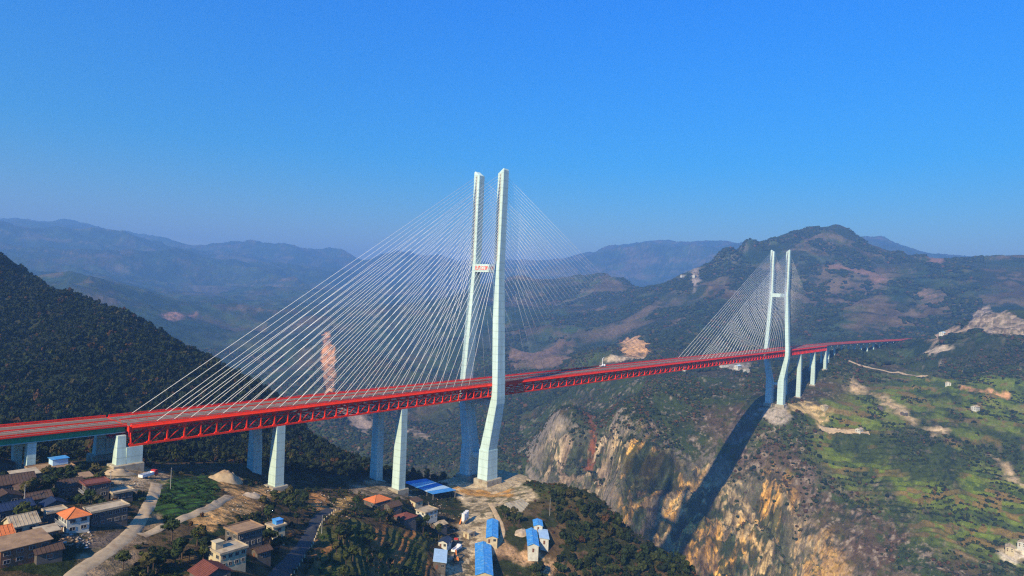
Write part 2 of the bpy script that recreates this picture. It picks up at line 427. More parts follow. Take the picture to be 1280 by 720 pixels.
for u_, v_, d_, r_, h_ in ((908, 330, 2900, 60, 62), (937, 326, 3000, 55, 60), (1052, 312, 3200, 60, 25), (1125, 322, 2950, 50, 40), (1150, 324, 2950, 45, 32), (1238, 396, 1560, 52, 20)):
    q_ = sight(u_, v_, d_); e2 = ((TX - q_[0]) ** 2 + (TY - q_[1]) ** 2) / r_ ** 2
    TZ += h_ * np.exp(-e2 ** 1.3) * 1.0
TZ0 = TZ.copy()

def world_poly(pts, Dmin=100, Dmax=13000):
    out = []
    for u, v in pts:
        h = hit(u, v, Dmin, Dmax)
        if h is not None: out.append(h[:2])
    return np.array(out)
def inside(poly, X, Y, soft=0.0, seed=0, wob=0.0, wsc=10.0):
    """0..1 mask of a ground polygon with an uneven edge"""
    x0, y0 = poly.min(0) - 3 * (soft + wob) ; x1, y1 = poly.max(0) + 3 * (soft + wob)
    m = np.zeros(X.shape, np.float32)
    k = (X > x0) & (X < x1) & (Y > y0) & (Y < y1)
    if not k.any(): return m
    x, y = X[k], Y[k]
    if wob:
        x, y = x + fbm(x, y, wsc, 4, seed + 1) * wob * 2, y + fbm(x, y, wsc, 4, seed + 2) * wob * 2
    c = np.zeros(x.shape, bool); dist = np.full(x.shape, 1e9)
    q = len(poly)
    for i in range(q):
        ax, ay = poly[i]; bx, by = poly[(i + 1) % q]
        t = ((ay > y) != (by > y)) & (x < (bx - ax) * (y - ay) / (by - ay + 1e-12) + ax)
        c ^= t
        L2 = (bx - ax) ** 2 + (by - ay) ** 2 + 1e-9
        s = np.clip(((x - ax) * (bx - ax) + (y - ay) * (by - ay)) / L2, 0, 1)
        dist = np.minimum(dist, np.hypot(x - ax - s * (bx - ax), y - ay - s * (by - ay)))
    sd = np.where(c, dist, -dist)
    m[k] = np.clip(sd / max(soft, 1e-3) * 0.5 + 0.5, 0, 1) if soft else c
    return m

# --- zones
CLIFF = world_poly([(765, 560), (780, 538), (820, 552), (868, 578), (905, 592), (960, 618), (1040, 700), (1060, 760)], 700, 1300)
CLIFF = np.array(list(CLIFF) + [tuple(sight(1045, 760, 760)[:2]), tuple(sight(900, 800, 780)[:2]), tuple(sight(765, 800, 800)[:2]), tuple(sight(758, 700, 850)[:2])])
CRAG = world_poly([(672, 600), (675, 560), (690, 505), (735, 508), (768, 528), (766, 580), (750, 625), (690, 612)], 700, 1250)
mc = inside(CLIFF, TX, TY, 25, 3, 18, 60)
mk = inside(CRAG, TX, TY, 20, 4, 12, 40)
rough = np.clip(mc + mk, 0, 1)
BZ = TZ.copy()
ph = BZ / 58 * 2 * math.pi + fbm(TX, TY, 120, 3, 8) * 5
TZ = TZ + rough * (58 / (2 * math.pi)) * 0.8 * np.sin(ph)
flute = fbm(TY, BZ * .45, 30, 6, 9, 0.62)
gul = 0.5 - 2 * np.abs(fbm(TY, BZ * .3, 55, 4, 12))
nub = np.abs(fbm(TY, BZ, 11, 4, 14, .6))
TZ = TZ + rough * (flute * 26 + gul * 12 - nub * 12 - np.abs(fbm(TY, BZ, 5, 3, 15, .7)) * 6)
# terraced fields on the far bank and beside the village
TERR = world_poly([(1000, 556), (1010, 520), (1060, 490), (1150, 470), (1290, 480), (1400, 560), (1300, 700), (1200, 690), (1120, 640), (1050, 600)], 700, 1600)
VTER = world_poly([(176, 665), (205, 600), (250, 592), (280, 600), (270, 625), (235, 650), (190, 668)], 120, 500)
CTER = world_poly([(395, 730), (400, 660), (440, 650), (470, 660), (530, 670), (535, 730)], 120, 420)
mt = inside(TERR, TX, TY, 30, 5, 25, 80)
mv = inside(VTER, TX, TY, 2, 6, 2, 8)
mct = inside(CTER, TX, TY, 3, 7, 3, 8)
def terrace(Z, st, sharp=0.8):
    q = Z / st; fl = np.floor(q); fr = q - fl
    return (fl + np.clip((fr - 0.5) / (1 - sharp) + 0.5, 0, 1)) * st
wz = fbm(TX, TY, 120, 4, 21) * 14 + fbm(TX, TY, 30, 3, 24) * 3
TZ = TZ * (1 - mt * .8) + (terrace(TZ + wz, 5.0) - wz) * mt * .8
TZ = TZ * (1 - mv * .9) + terrace(TZ + fbm(TX, TY, 30, 2, 22), 1.6, .7) * mv * .9
TZ = TZ * (1 - mct * .9) + terrace(TZ + fbm(TX, TY, 22, 2, 23) * 2, 2.0, .7) * mct * .9
QUAR = world_poly([(1200, 416), (1212, 394), (1237, 382), (1260, 390), (1300, 408), (1300, 424), (1240, 420)], 1100)
if len(QUAR) > 2:
    mq = inside(QUAR, TX, TY, 8, 16, 3, 20); TZ = TZ * (1 - mq) + (terrace(TZ, 11, .55)) * mq
# flat works platform under the near tower, and its access yard
PAD = np.array([(-22, -34), (22, -40), (46, -18), (44, 10), (20, 26), (-26, 24)], float)
mp_ = inside(PAD, TX, TY, 5, 9, 1.5, 10)
TZ = TZ * (1 - mp_) + (-76.3 + fbm(TX, TY, 6, 3, 31) * .35) * mp_

# --- albedo of the ground
dzr = np.gradient(TZ, axis=1) / np.gradient(RH, axis=1)
dza = np.gradient(TZ, axis=0) / (np.gradient(AA, axis=0) * RH)
slope = np.hypot(dzr, dza)
def C3(*c): return np.array(c, np.float32)
def mixc(c, new, m): return c * (1 - m[..., None]) + new * m[..., None]
n1 = fbm(TX, TY, 220, 6, 41, .6); n2 = fbm(TX, TY, 60, 6, 42, .65); n3 = fbm(TX, TY, 14, 4, 43, .65); n4 = fbm(TX, TY, 900, 5, 44, .55)
s_ = lambda x, a, b: np.clip((x - a) / (b - a), 0, 1).astype(np.float32)
ALB = np.ones(TX.shape + (3,), np.float32) * C3(.045, .062, .016)
ALB = mixc(ALB, C3(.095, .056, .028), s_(n1 + n2 * .6, -.05, .25) * .8)
ALB = mixc(ALB, C3(.022, .038, .016), s_(n2 + n3 * .5, .05, .3) * .8)
ALB = mixc(ALB, C3(.16, .115, .07), s_(n3 + n2 * .4, .22, .45) * .55)
farm = s_(RH, 1400, 2200)
ALB = mixc(ALB, C3(.066, .055, .034), farm * s_(n4 + n1 * .5, .08, .34) * .5)
zb_ = fbm(TX * .16 + TY * .16, TZ * 2.2, 130, 6, 48, .6)
ALB = mixc(ALB, C3(.14, .10, .055), farm * s_(zb_ + n1 * .35 + fbm(TX, TY, 90, 4, 57, .6) * .3, .20, .32) * .6)
ALB = mixc(ALB, C3(.03, .05, .03), farm * s_(-zb_ + n2 * .4, .12, .3) * .7)
ALB = mixc(ALB, C3(.026, .05, .022), farm * s_(-n1 + n4 * .5, .08, .3) * .8)
ALB = mixc(ALB, C3(.24, .20, .15), s_(slope + n3 * .5 + n2 * .3, 1.15, 1.5) * (1 - farm * .6) * (1 - mt) * (1 - mv) * (1 - mct))
BROWN = world_poly([(870, 505), (935, 515), (1010, 560), (1090, 620), (1200, 690), (1240, 760), (1060, 740), (1030, 680), (960, 605), (900, 580)], 700, 1400)
mb_ = inside(BROWN, TX, TY, 30, 15, 25, 60)
ALB = mixc(ALB, C3(.088, .055, .033), mb_ * s_(n2 + n3 * .7, -.25, .1) * .9)
ALB = mixc(ALB, C3(.17, .125, .085), mb_ * s_(fbm(TX * .5 + TZ, TY, 16, 5, 47, .65), .12, .3) * .7)
spk = fbm(TX, TY, 5.5, 3, 49, .7); mid_ = s_(RH, 1800, 1300) * s_(RH, 650, 760)
ALB = mixc(ALB, C3(.34, .27, .19), mid_ * s_(spk + n3 * .5, .36, .55) * .6 * (1 - mt * .8))
ALB = mixc(ALB, C3(.018, .028, .014), mid_ * s_(-spk + n3 * .4 - n2 * .3, .26, .42) * .8)
fm = s_(RH, 1300, 1700)
ALB = ALB * (1 + .75 * fm * fbm(TX, TY, 60, 4, 61, .7))[..., None]
ALB = mixc(ALB, C3(.014, .028, .014), fm * s_(fbm(TX, TY, 150, 5, 62, .7), .10, .16) * .8)
# left wooded hill and near ground
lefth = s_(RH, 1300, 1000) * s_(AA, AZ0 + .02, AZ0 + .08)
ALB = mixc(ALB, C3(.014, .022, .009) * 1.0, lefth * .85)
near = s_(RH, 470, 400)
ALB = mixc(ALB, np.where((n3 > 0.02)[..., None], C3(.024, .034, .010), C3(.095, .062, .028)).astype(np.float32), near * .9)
# cliffs
ct = fbm(TY, BZ * .3, 10, 6, 51, .66); cb = fbm(TY, BZ * .7, 75, 5, 52, .62)
rk = mixc(np.ones_like(ALB) * C3(.30, .22, .11), C3(.52, .37, .17), s_(ct, -.05, .25))
rk = mixc(rk, C3(.60, .31, .06), s_(cb + ct * .55, .04, .24) * .92)
rk = mixc(rk, C3(.075, .065, .05), s_(-ct + cb * .3, .1, .3) * .8)
rk = mixc(rk, C3(.032, .048, .018), s_(fbm(TY, BZ, 34, 6, 53, .7) + fbm(TY, BZ * .6, 7, 4, 56, .7) * .6 + s_(BZ, -215, -150) * .22, .06, .17) * .9)
crk = fbm(TY + TX * .4, BZ, 5.5, 4, 58, .75)
rk = rk * (.62 + .9 * s_(crk, -.22, .22))[..., None]; rk = mixc(rk, C3(.03, .042, .016), s_(fbm(TY * .35, BZ + TY * .12, 9, 4, 63, .65), .16, .24) * .85); rk = mixc(rk, C3(.05, .04, .03), s_(-np.abs(fbm(TY + TX * .3, BZ * .8, 10, 4, 59, .7)), -.035, -.005) * .8)
rk = np.clip(rk, .01, .8)
ALB = mixc(ALB, rk, mc * s_(slope + n2 * .3, .55, .85))
rk2 = mixc(np.ones_like(ALB) * C3(.22, .16, .10), C3(.44, .33, .19), s_(ct, -.05, .25))
rk2 = mixc(rk2, C3(.028, .042, .02), s_(fbm(TX, TY, 38, 5, 54, .6) + fbm(TY, BZ, 9, 5, 55, .7) * 1.2, -.24, .02) * .93)
rk2 = np.clip(rk2 * (.6 + .95 * s_(crk, -.22, .22))[..., None], .01, .8)
ALB = mixc(ALB, rk2, mk)
# terraced fields
band = np.floor((TZ + wz) / 5.0)
bn = PERM[(band.astype(int) * 7) & 255, (np.floor((n1 * 2 + n2) * 3).astype(int) * 13) & 255]
fc = np.where((bn < .55)[..., None], C3(.135, .175, .02), np.where((bn < .8)[..., None], C3(.19, .13, .035), C3(.06, .09, .016))).astype(np.float32)
fc = mixc(fc, C3(.20, .14, .07), s_(np.abs(((TZ + wz) / 5.0) % 1 - .5), .40, .49) * s_(n3 + n2, -.1, .25) * .4)
ALB = mixc(ALB, fc, mt * s_(n1 + n2 * .5, -.34, -.16) * .9)
vb = np.floor((TY + TX * .12 + fbm(TX, TY, 18, 3, 64) * 5) / 2.1)
fv = np.where((PERM[(vb.astype(int) * 11) & 255, 3] < .5)[..., None], C3(.034, .08, .014), C3(.016, .03, .01)).astype(np.float32)
ALB = mixc(ALB, fv, mv * .95)
vb = np.floor(TZ / 2.0 + n2 * 1.6 + n3 * .8)
fv = np.where((PERM[(vb.astype(int) * 5) & 255, 9] < .5)[..., None], C3(.28, .13, .04), C3(.075, .08, .02)).astype(np.float32)
ALB = mixc(ALB, fv, mct * .9)
ALB = mixc(ALB, C3(.40, .31, .18), mp_)
SOIL = [  # sight polygon, nearest distance, colour, edge wobble
 ([(262, 592), (285, 588), (302, 600), (300, 618), (285, 615), (272, 600)], 150, (.50, .29, .10), 2),
 ([(243, 658), (268, 634), (300, 612), (345, 598), (352, 612), (322, 636), (292, 652), (262, 664)], 150, (.55, .30, .10), 2.5),
 ([(383, 618), (405, 618), (411, 630), (400, 642), (390, 632)], 200, (.52, .24, .07), 2),
 ([(414, 646), (420, 628), (434, 618), (440, 622), (428, 642)], 200, (.62, .36, .10), 1.5),
 ([(130, 590), (150, 578), (172, 582), (205, 588), (210, 600), (195, 612), (160, 620), (140, 604)], 150, (.42, .30, .16), 2),
 ([(555, 604), (600, 600), (640, 598), (672, 628), (640, 630), (610, 634), (622, 652), (612, 680), (606, 730), (536, 730), (560, 690), (575, 655), (588, 640)], 200, (.50, .39, .23), 2.5),
 ([(98, 712), (150, 676), (190, 640), (205, 650), (170, 690), (130, 730)], 150, (.26, .18, .10), 3),
 ([(40, 655), (80, 640), (150, 655), (160, 672), (110, 690), (60, 680)], 150, (.15, .11, .075), 3),
 ([(430, 606), (470, 600), (505, 612), (520, 622), (480, 624), (440, 618)], 150, (.30, .22, .13), 3),
 ([(560, 608), (600, 612), (640, 612), (640, 622), (600, 620), (575, 618)], 200, (.58, .30, .08), 2),
 ([(615, 676), (650, 688), (690, 698), (715, 712), (690, 722), (640, 702), (618, 690)], 200, (.42, .26, .13), 2.5),
 ([(950, 512), (985, 508), (992, 524), (980, 536), (962, 532)], 700, (.36, .30, .22), 5),
 ([(984, 512), (1000, 502), (1012, 504), (1022, 512), (1040, 510), (1036, 524), (1024, 536), (1016, 524), (1000, 514)], 700, (.60, .42, .17), 6),
 ([(1054, 478), (1068, 476), (1084, 486), (1078, 496), (1062, 490)], 700, (.48, .34, .18), 8),
 ([(1094, 494), (1106, 492), (1124, 508), (1146, 524), (1136, 528), (1112, 512)], 700, (.50, .36, .18), 8),
 ([(1150, 534), (1170, 532), (1184, 542), (1172, 546)], 700, (.48, .35, .19), 8),
 ([(1240, 572), (1256, 578), (1290, 612), (1285, 622), (1256, 600)], 700, (.46, .33, .18), 8),
 ([(1245, 694), (1262, 684), (1300, 680), (1300, 702), (1262, 704)], 600, (.60, .50, .34), 6),
 ([(1200, 482), (1224, 486), (1264, 494), (1262, 498), (1222, 491), (1200, 487)], 700, (.62, .32, .14), 4),
 ([(404, 418), (412, 414), (418, 440), (420, 465), (417, 492), (406, 492), (402, 455)], 1300, (.60, .27, .10), 5),
 ([(776, 428), (786, 420), (800, 420), (811, 432), (808, 446), (792, 450), (778, 440)], 1500, (.60, .33, .13), 8),
 ([(758, 450), (800, 447), (810, 452), (760, 455)], 1500, (.55, .42, .25), 8),
 ([(640, 440), (690, 425), (720, 440), (700, 458), (650, 462)], 1500, (.17, .11, .07), 40),
 ([(720, 420), (790, 395), (830, 370), (850, 372), (800, 405), (740, 430)], 1500, (.14, .10, .06), 60),
 ([(1152, 362), (1184, 362), (1182, 380), (1156, 380)], 1500, (.20, .13, .075), 20),
 ([(1030, 332), (1090, 340), (1088, 345), (1032, 338)], 1500, (.20, .115, .075), 25),
 ([(1084, 345), (1106, 345), (1106, 352), (1086, 352)], 1500, (.22, .125, .08), 15),
 ([(1155, 322), (1182, 323), (1182, 330), (1158, 329)], 1500, (.21, .12, .075), 15),
 ([(200, 394), (245, 389), (247, 393), (222, 401), (205, 398)], 1800, (.34, .17, .10), 8),
 ([(1208, 412), (1216, 392), (1236, 383), (1258, 390), (1290, 403), (1290, 420), (1240, 418)], 1100, (.40, .30, .19), 4),
 ([(1160, 426), (1176, 414), (1208, 408), (1214, 414), (1184, 420), (1170, 430)], 1100, (.42, .29, .17), 6),
 ([(1155, 442), (1166, 432), (1182, 432), (1188, 438), (1170, 446)], 1100, (.52, .40, .25), 5),
 ([(846, 344), (874, 343), (876, 352), (868, 366), (864, 350)], 1500, (.30, .24, .18), 10),
 ([(890, 452), (940, 456), (942, 464), (900, 460)], 900, (.36, .30, .22), 8),
 ([(505, 540), (515, 534), (540, 544), (530, 552)], 900, (.30, .22, .15), 12),
 ([(425, 515), (445, 512), (468, 530), (455, 540), (432, 528)], 900, (.36, .26, .18), 14),
 ([(734, 520), (740, 518), (744, 560), (742, 588), (732, 586), (738, 555)], 800, (.20, .07, .03), 3),
]
for k, (pg, dm, c, wob) in enumerate(SOIL):
    wp = world_poly(pg, dm)
    if len(wp) < 3: continue
    m = inside(wp, TX, TY, wob * .8, 60 + k, wob, wob * 3)
    m = m * (1 - .75 * s_(fbm(TX, TY + TZ, max(6.0, wob * 2.2), 4, 80 + k, .65), .06, .26))
    ALB = mixc(ALB, C3(*c) * (1 + .45 * n3[..., None] + .3 * n2[..., None]), m)
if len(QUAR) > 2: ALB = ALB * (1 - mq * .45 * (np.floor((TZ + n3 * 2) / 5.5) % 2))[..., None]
# lightly vary everything
ALB = np.clip(ALB * (1 + .28 * vnoise(TX / 3.1, TY / 3.1)[..., None] * s_(RH, 900, 500)[..., None]), .004, .9)

idx = np.arange(NA * NR).reshape(NA, NR)
quads = np.stack([idx[:-1, :-1], idx[:-1, 1:], idx[1:, 1:], idx[1:, :-1]], -1).reshape(-1, 4)[:, ::-1]
M['terrain'] = material('ground_cover', (.1, .1, .1), 0.95, 0.42, 0.14, bump=3.0, attr=True, spec=0.05)
V = np.stack([TX, TY, TZ], -1).reshape(-1, 3)
# close the sheet under and behind the camera, and on to the horizon
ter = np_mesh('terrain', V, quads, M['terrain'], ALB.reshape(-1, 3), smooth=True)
tag(ter, 'mountain terrain with a deep gorge, cliffs, fields and wooded slopes', 'terrain', kind='structure')
ring = MB(); m_ = 96
rr = [0.0, 59.0, 2500.0, 13400.0]
aa = [A1 + (2 * math.pi - (A1 - A0)) * i / m_ for i in range(m_ + 1)]
vs = []
def edge_z(a, r):
    t = (a - A1) / (2 * math.pi - (A1 - A0))
    z0 = float(hz(CAM[0] + max(r, 61) * math.cos(A1), CAM[1] + max(r, 61) * math.sin(A1)))
    z1 = float(hz(CAM[0] + max(r, 61) * math.cos(A0), CAM[1] + max(r, 61) * math.sin(A0)))
    return z0 * (1 - t) + z1 * t
rs = [60 * (13400 / 60) ** (i / 60) for i in range(61)]
for a in aa:
    for r in rs:
        vs.append((CAM[0] + r * math.cos(a), CAM[1] + r * math.sin(a), edge_z(a, r)))
k = len(rs)
ring.add(vs, [(i * k + j, i * k + j + 1, (i + 1) * k + j + 1, (i + 1) * k + j)[::-1] for i in range(m_) for j in range(k - 1)])
# the disc below the drone
disc = [(CAM[0], CAM[1], -6.0)]
full = [A0 + 2 * math.pi * i / 120 for i in range(120)]
for a in full:
    x, y = CAM[0] + 60.05 * math.cos(a), CAM[1] + 60.05 * math.sin(a)
    z = float(hz(x, y)) if a <= A1 else edge_z(a, 60)
    disc.append((x, y, z))
ring.add(disc, [(0, i + 1, (i + 1) % 120 + 1) for i in range(120)])
rg = ring.build('ground', material('rough_ground', (.06, .06, .03), .95, .4, .05, bump=1), smooth=True)
tag(rg, 'rough ground behind the viewpoint', 'ground', kind='structure')

# ------------------------------------------------------------------ the bridge
def gz(x): return -0.0017 * x
bridge = empty('cable_stayed_bridge', (0, 0, 0), 0, 'long red truss cable-stayed bridge with two pale H-shaped towers over the gorge', 'bridge')
JOINTS = [-256 + 8 * i for i in range(32)] + [12 * i for i in range(60)] + [720 + 8 * i for i in range(33)]

for s in (-1, 1):
    y = 13.5 * s
    tr = MB()
    tr.beam((-256.4, y, gz(-256) - 1.05), (976.4, y, gz(976) - 1.05), .9, 1.7)
    tc_ = tr.build('side_truss', M['red'], bridge, bevel=0.0)
    bc = MB(); bc.beam((-256.4, y, gz(-256) - 9.0), (976.4, y, gz(976) - 9.0), .9, .85); bc.build('bottom_chord', M['red'], tc_)
    wb = MB()
    for i, x in enumerate(JOINTS):
        z = gz(x)
        wb.box((x, y + .001 * s, z - 5.2), (.55, .7, 6.75))
        wb.box((x, y, z - 8.35), (2.0, .78, .75)); wb.box((x, y, z - 2.1), (1.8, .76, .55))
        if i < len(JOINTS) - 1:
            x2 = JOINTS[i + 1]
            wb.beam((x + .3, y, z - 8.5), (x2 - .3, y, gz(x2) - 2.1), .34, .34, up=(0, 1, 0))
    wb.build('truss_web', M['red'], tc_)
    pr = MB()
    yy = 13.55 * s
    pr.beam((-256, yy, gz(-256) + .95), (976, yy, gz(976) + .95), .22, .16)
    pr.beam((-256, yy, gz(-256) + .62), (976, yy, gz(976) + .62), .12, .12)
    pr.beam((-256, yy, gz(-256) + .15), (976, yy, gz(976) + .15), .4, .6)
    for k in range(0, 309):
        x = -255.9 + 4 * k
        pr.box((x, yy, gz(x) + .6), (.18, .16, .75))
    pr.build('parapet', M['red'], bridge)
for s in (-1, 1):
    fp = MB(); o_ = gz(976) - gz(-256)
    fp.add([(-256, s * 13.65, gz(-256) + .35), (976, s * 13.65, gz(976) + .35), (976, s * 14.45, gz(976) - .95), (-256, s * 14.45, gz(-256) - .95),
            (-256, s * 13.97, gz(-256) + .0), (976, s * 13.97, gz(976) + .0), (976, s * 13.97, gz(976) - 1.2), (-256, s * 13.97, gz(-256) - 1.2)],
           [(3, 2, 1, 0)[::s], (0, 1, 5, 4)[::s], (2, 3, 7, 6)[::s], (4, 5, 6, 7)[::s], (0, 4, 7, 3)[::s], (1, 2, 6, 5)[::s]])
    fp.build('sun_catching_plate', M['red'], bridge)  # added plate, tilted to catch sun so the red edge looks brighter
fl = MB(); bb = MB()
for i, x in enumerate(JOINTS):
    z = gz(x)
    fl.box((x, 0, z - 1.75), (.5, 26.0, 2.0))
    bb.box((x, 0, z - 9.0), (.45, 26.0, .5))
    if i < len(JOINTS) - 1:
        x2 = JOINTS[i + 1]; z2 = gz(x2)
        bb.beam((x, -13, z - 9.02), (x2, 13, z2 - 9.02), .35, .3); bb.beam((x, 13, z - 9.06), (x2, -13, z2 - 9.06), .35, .3)
for y in (-10, -5, 0, 5, 10):
    fl.beam((-256, y, gz(-256) - 1.2), (976, y, gz(976) - 1.2), .4, 1.0)
fl.build('floor_beam_grid', M['red_dark'], bridge); bb.build('bottom_bracing', M['red_dark'], bridge)
ds = MB(); ds.beam((-256.2, 0, gz(-256) - .35), (976.2, 0, gz(976) - .35), 25.6, .5)
dko = ds.build('roadway', M['deck'], bridge)
ed = MB()
for y in (-12.6, 12.6):
    ed.beam((-256, y, gz(-256) + .0), (976, y, gz(976) + .0), .9, .25)
ed.build('service_kerb', M['red'], bridge)
ln = MB()
for y in (-11.4, 11.4, -1.5, 1.5):
    ln.beam((-256, y, gz(-256) - .093), (976, y, gz(976) - .093), .25, .006)
for y in (-8.1, -4.7, 4.7, 8.1):
    x = -254
    while x < 970:
        ln.beam((x, y, gz(x) - .093), (x + 6, y, gz(x + 6) - .093), .2, .006); x += 15
ln.build('lane_marking', M['paint'], dko)
mdn = MB()
for y in (-.7, .7):
    mdn.beam((-256, y, gz(-256) + .75), (976, y, gz(976) + .75), .12, .3)
    for k in range(309):
        x = -255.9 + 4 * k; mdn.box((x, y, gz(x) + .25), (.14, .1, .72))
mdn.build('median_barrier', M['red'], bridge)
xr = MB()
for y in (-12.0, 12.0):
    xr.beam((-256, y, gz(-256) + .75), (976, y, gz(976) + .75), .12, .3)
    for k in range(309):
        x = -255.9 + 4 * k; xr.box((x, y, gz(x) + .25), (.14, .1, .72))
xr.build('crash_barrier', M['red_dark'], bridge)
MB().box((976.9, 0, gz(976) - 1.4), (.7, 27, 2.2)).build('end_frame', M['red'], bridge)
ej = MB(); ej.box((-256.9, 0, gz(-256) - 1.4), (.7, 28.2, 2.2))
for s in (-1, 1):
    ej.add([(-257.6, 13.9 * s, .6), (-256.9, 13.9 * s, .6), (-257.0, 13.9 * s, -4.6), (-257.6, 14.3 * s, .6), (-256.9, 14.3 * s, .6), (-257.0, 14.3 * s, -4.6)],
           [(0, 1, 2), (5, 4, 3), (0, 3, 4, 1), (1, 4, 5, 2), (2, 5, 3, 0)])
ej.build('end_frame', M['red'], bridge)

FONT_TXT = '\u5317\u76d8\u6c5f\u7b2c\u4e00\u6865'
def make_tower(X, base, ztop, beam=(84.5, 90.6), sign=True):
    troot = empty('tower', (X, 0, 0)); troot.parent = bridge
    for s in (-1, 1):
        def ring(z, yo, yi, hx, hx2=None, zi=None):
            hx2 = hx if hx2 is None else hx2
            zi = z if zi is None else zi
            c = .35
            q = [(-hx, s * (yo - c), z), (-hx + c, s * yo, z), (hx2 - c, s * yo, z), (hx2, s * (yo - c), z),
                 (hx2, s * (yi + c), zi), (hx2 - c, s * yi, zi), (-hx + c, s * yi, zi), (-hx, s * (yi + c), zi)]
            return q if s > 0 else q[::-1]
        rings = [ring(-50.2, 13.6, 4.9, 5.2), ring(-14.5, 19.3, 12.6, 5.0), ring(-9, 19.5, 13.9, 4.9), ring(0, 19.3, 13.95, 4.8), ring(40, 17.2, 11.6, 4.2),
                 ring(86, 14.9, 9.4, 3.6), ring(ztop - 1.2, 15.2, 9.4, 3.2, None, ztop - 3.6), ring(ztop, 14.7, 10.2, 2.7, None, ztop - 2.9)]
        lg = MB().loft(rings).build('leg', M['concrete'], troot)
        MB().loft([ring(base, 14.3, 4.4, 6.3), ring(-50, 14.0, 4.6, 5.6)]).build('leg_footing', M['concrete'], troot)
        pl = MB(); pl.box((.5, s * 9.4, base - 5), (17, 13.8, 14)); pl.build('plinth', M['raw_concrete'], troot, bevel=.2)
        for sx in (-1, 1):
            gv = MB()
            gv.beam((sx * 3.62, s * 12.2, 93), (sx * 3.28, s * 12.2, ztop - 3.9), 1.5, .12, up=(1, 0, 0))
            for k in range(28):
                z = 95 + k * 2.37; f_ = (z - 86) / (ztop - 86); hx = 3.6 * (1 - f_) + 3.2 * f_
                gv.box((sx * (hx + .12), s * 12.2, z - .2), (.5, 1.3, 1.1))
            gv.build('cable_anchor_strip', M['grey_conc'], troot)
    b = MB(); b.box((0, 0, (beam[0] + beam[1]) / 2), (6.4, 19.4, beam[1] - beam[0])); bm_ = b.build('crossbeam', M['concrete'], troot, bevel=.15)
    b = MB(); b.box((0, 0, -14.2), (7.6, 26.2, 4.6)); b.build('deck_crossbeam', M['concrete'], troot, bevel=.15)
    b = MB(); b.box((0, 0, -56.2), (6.0, 10.0, 3.8)); b.build('lower_strut', M['concrete'], troot, bevel=.15)
    for s in (-1, 1):
        b = MB(); b.box((0, s * 9.0, -10.6), (2.6, 2.2, 2.6)); b.build('bearing', M['red'], troot)
    if sign:
        cu = bpy.data.curves.new('lettering', 'FONT'); cu.body = FONT_TXT; cu.align_x = 'CENTER'; cu.align_y = 'CENTER'
        cu.size = 3.6; cu.extrude = .06; cu.space_character = 0.92; cu.offset = .05
        tmp = bpy.data.objects.new('lettering', cu); col.objects.link(tmp)
        bpy.context.view_layer.update()
        me = bpy.data.meshes.new_from_object(tmp.evaluated_get(bpy.context.evaluated_depsgraph_get()))
        bpy.data.objects.remove(tmp)
        me.materials.clear(); me.materials.append(M['letter'])
        o = bpy.data.objects.new('lettering', me); col.objects.link(o); o.parent = troot
        o.matrix_local = Matrix(((0, 0, -1, -3.27), (-1, 0, 0, 0), (0, 1, 0, (beam[0] + beam[1]) / 2 - .15), (0, 0, 0, 1)))
    return troot
make_tower(0, -74, 163.5)
make_tower(720, -90, 161, (84, 90), sign=False)

CB = []
for X, dr in ((0, -1), (0, 1), (720, -1), (720, 1)):
    side = (X == 0 and dr < 0) or (X == 720 and dr > 0)
    for s in (-1, 1):
        for k in range(28):
            xd = 30 + 8 * k if side else 18 + 12 * k
            za = 95 + 2.37 * k
            f_ = (za - 86) / 76; hx = 3.6 * (1 - f_) + 3.2 * f_
            CB.append(((X + dr * xd, 13.5 * s, gz(X + dr * xd) + .3), (X + dr * (hx + .3), 12.2 * s, za), .115 if dr < 0 else .07))
def cable(mb, p, q, r):
    mb.tube(p, q, r, 8)
CB.sort(key=lambda c: (Vector(c[0]).lerp(Vector(c[1]), .5) - Vector(CAM)).length)
for c in CB[:100]:
    m = MB(); cable(m, c[0], c[1], c[2]); m.build('stay_cable', M['cable'], bridge, smooth=True)
m = MB()
for c in CB[100:]: cable(m, c[0], c[1], c[2])
tag(m.build('distant_stay_cables', M['cable'], bridge, smooth=True), kind='stuff')

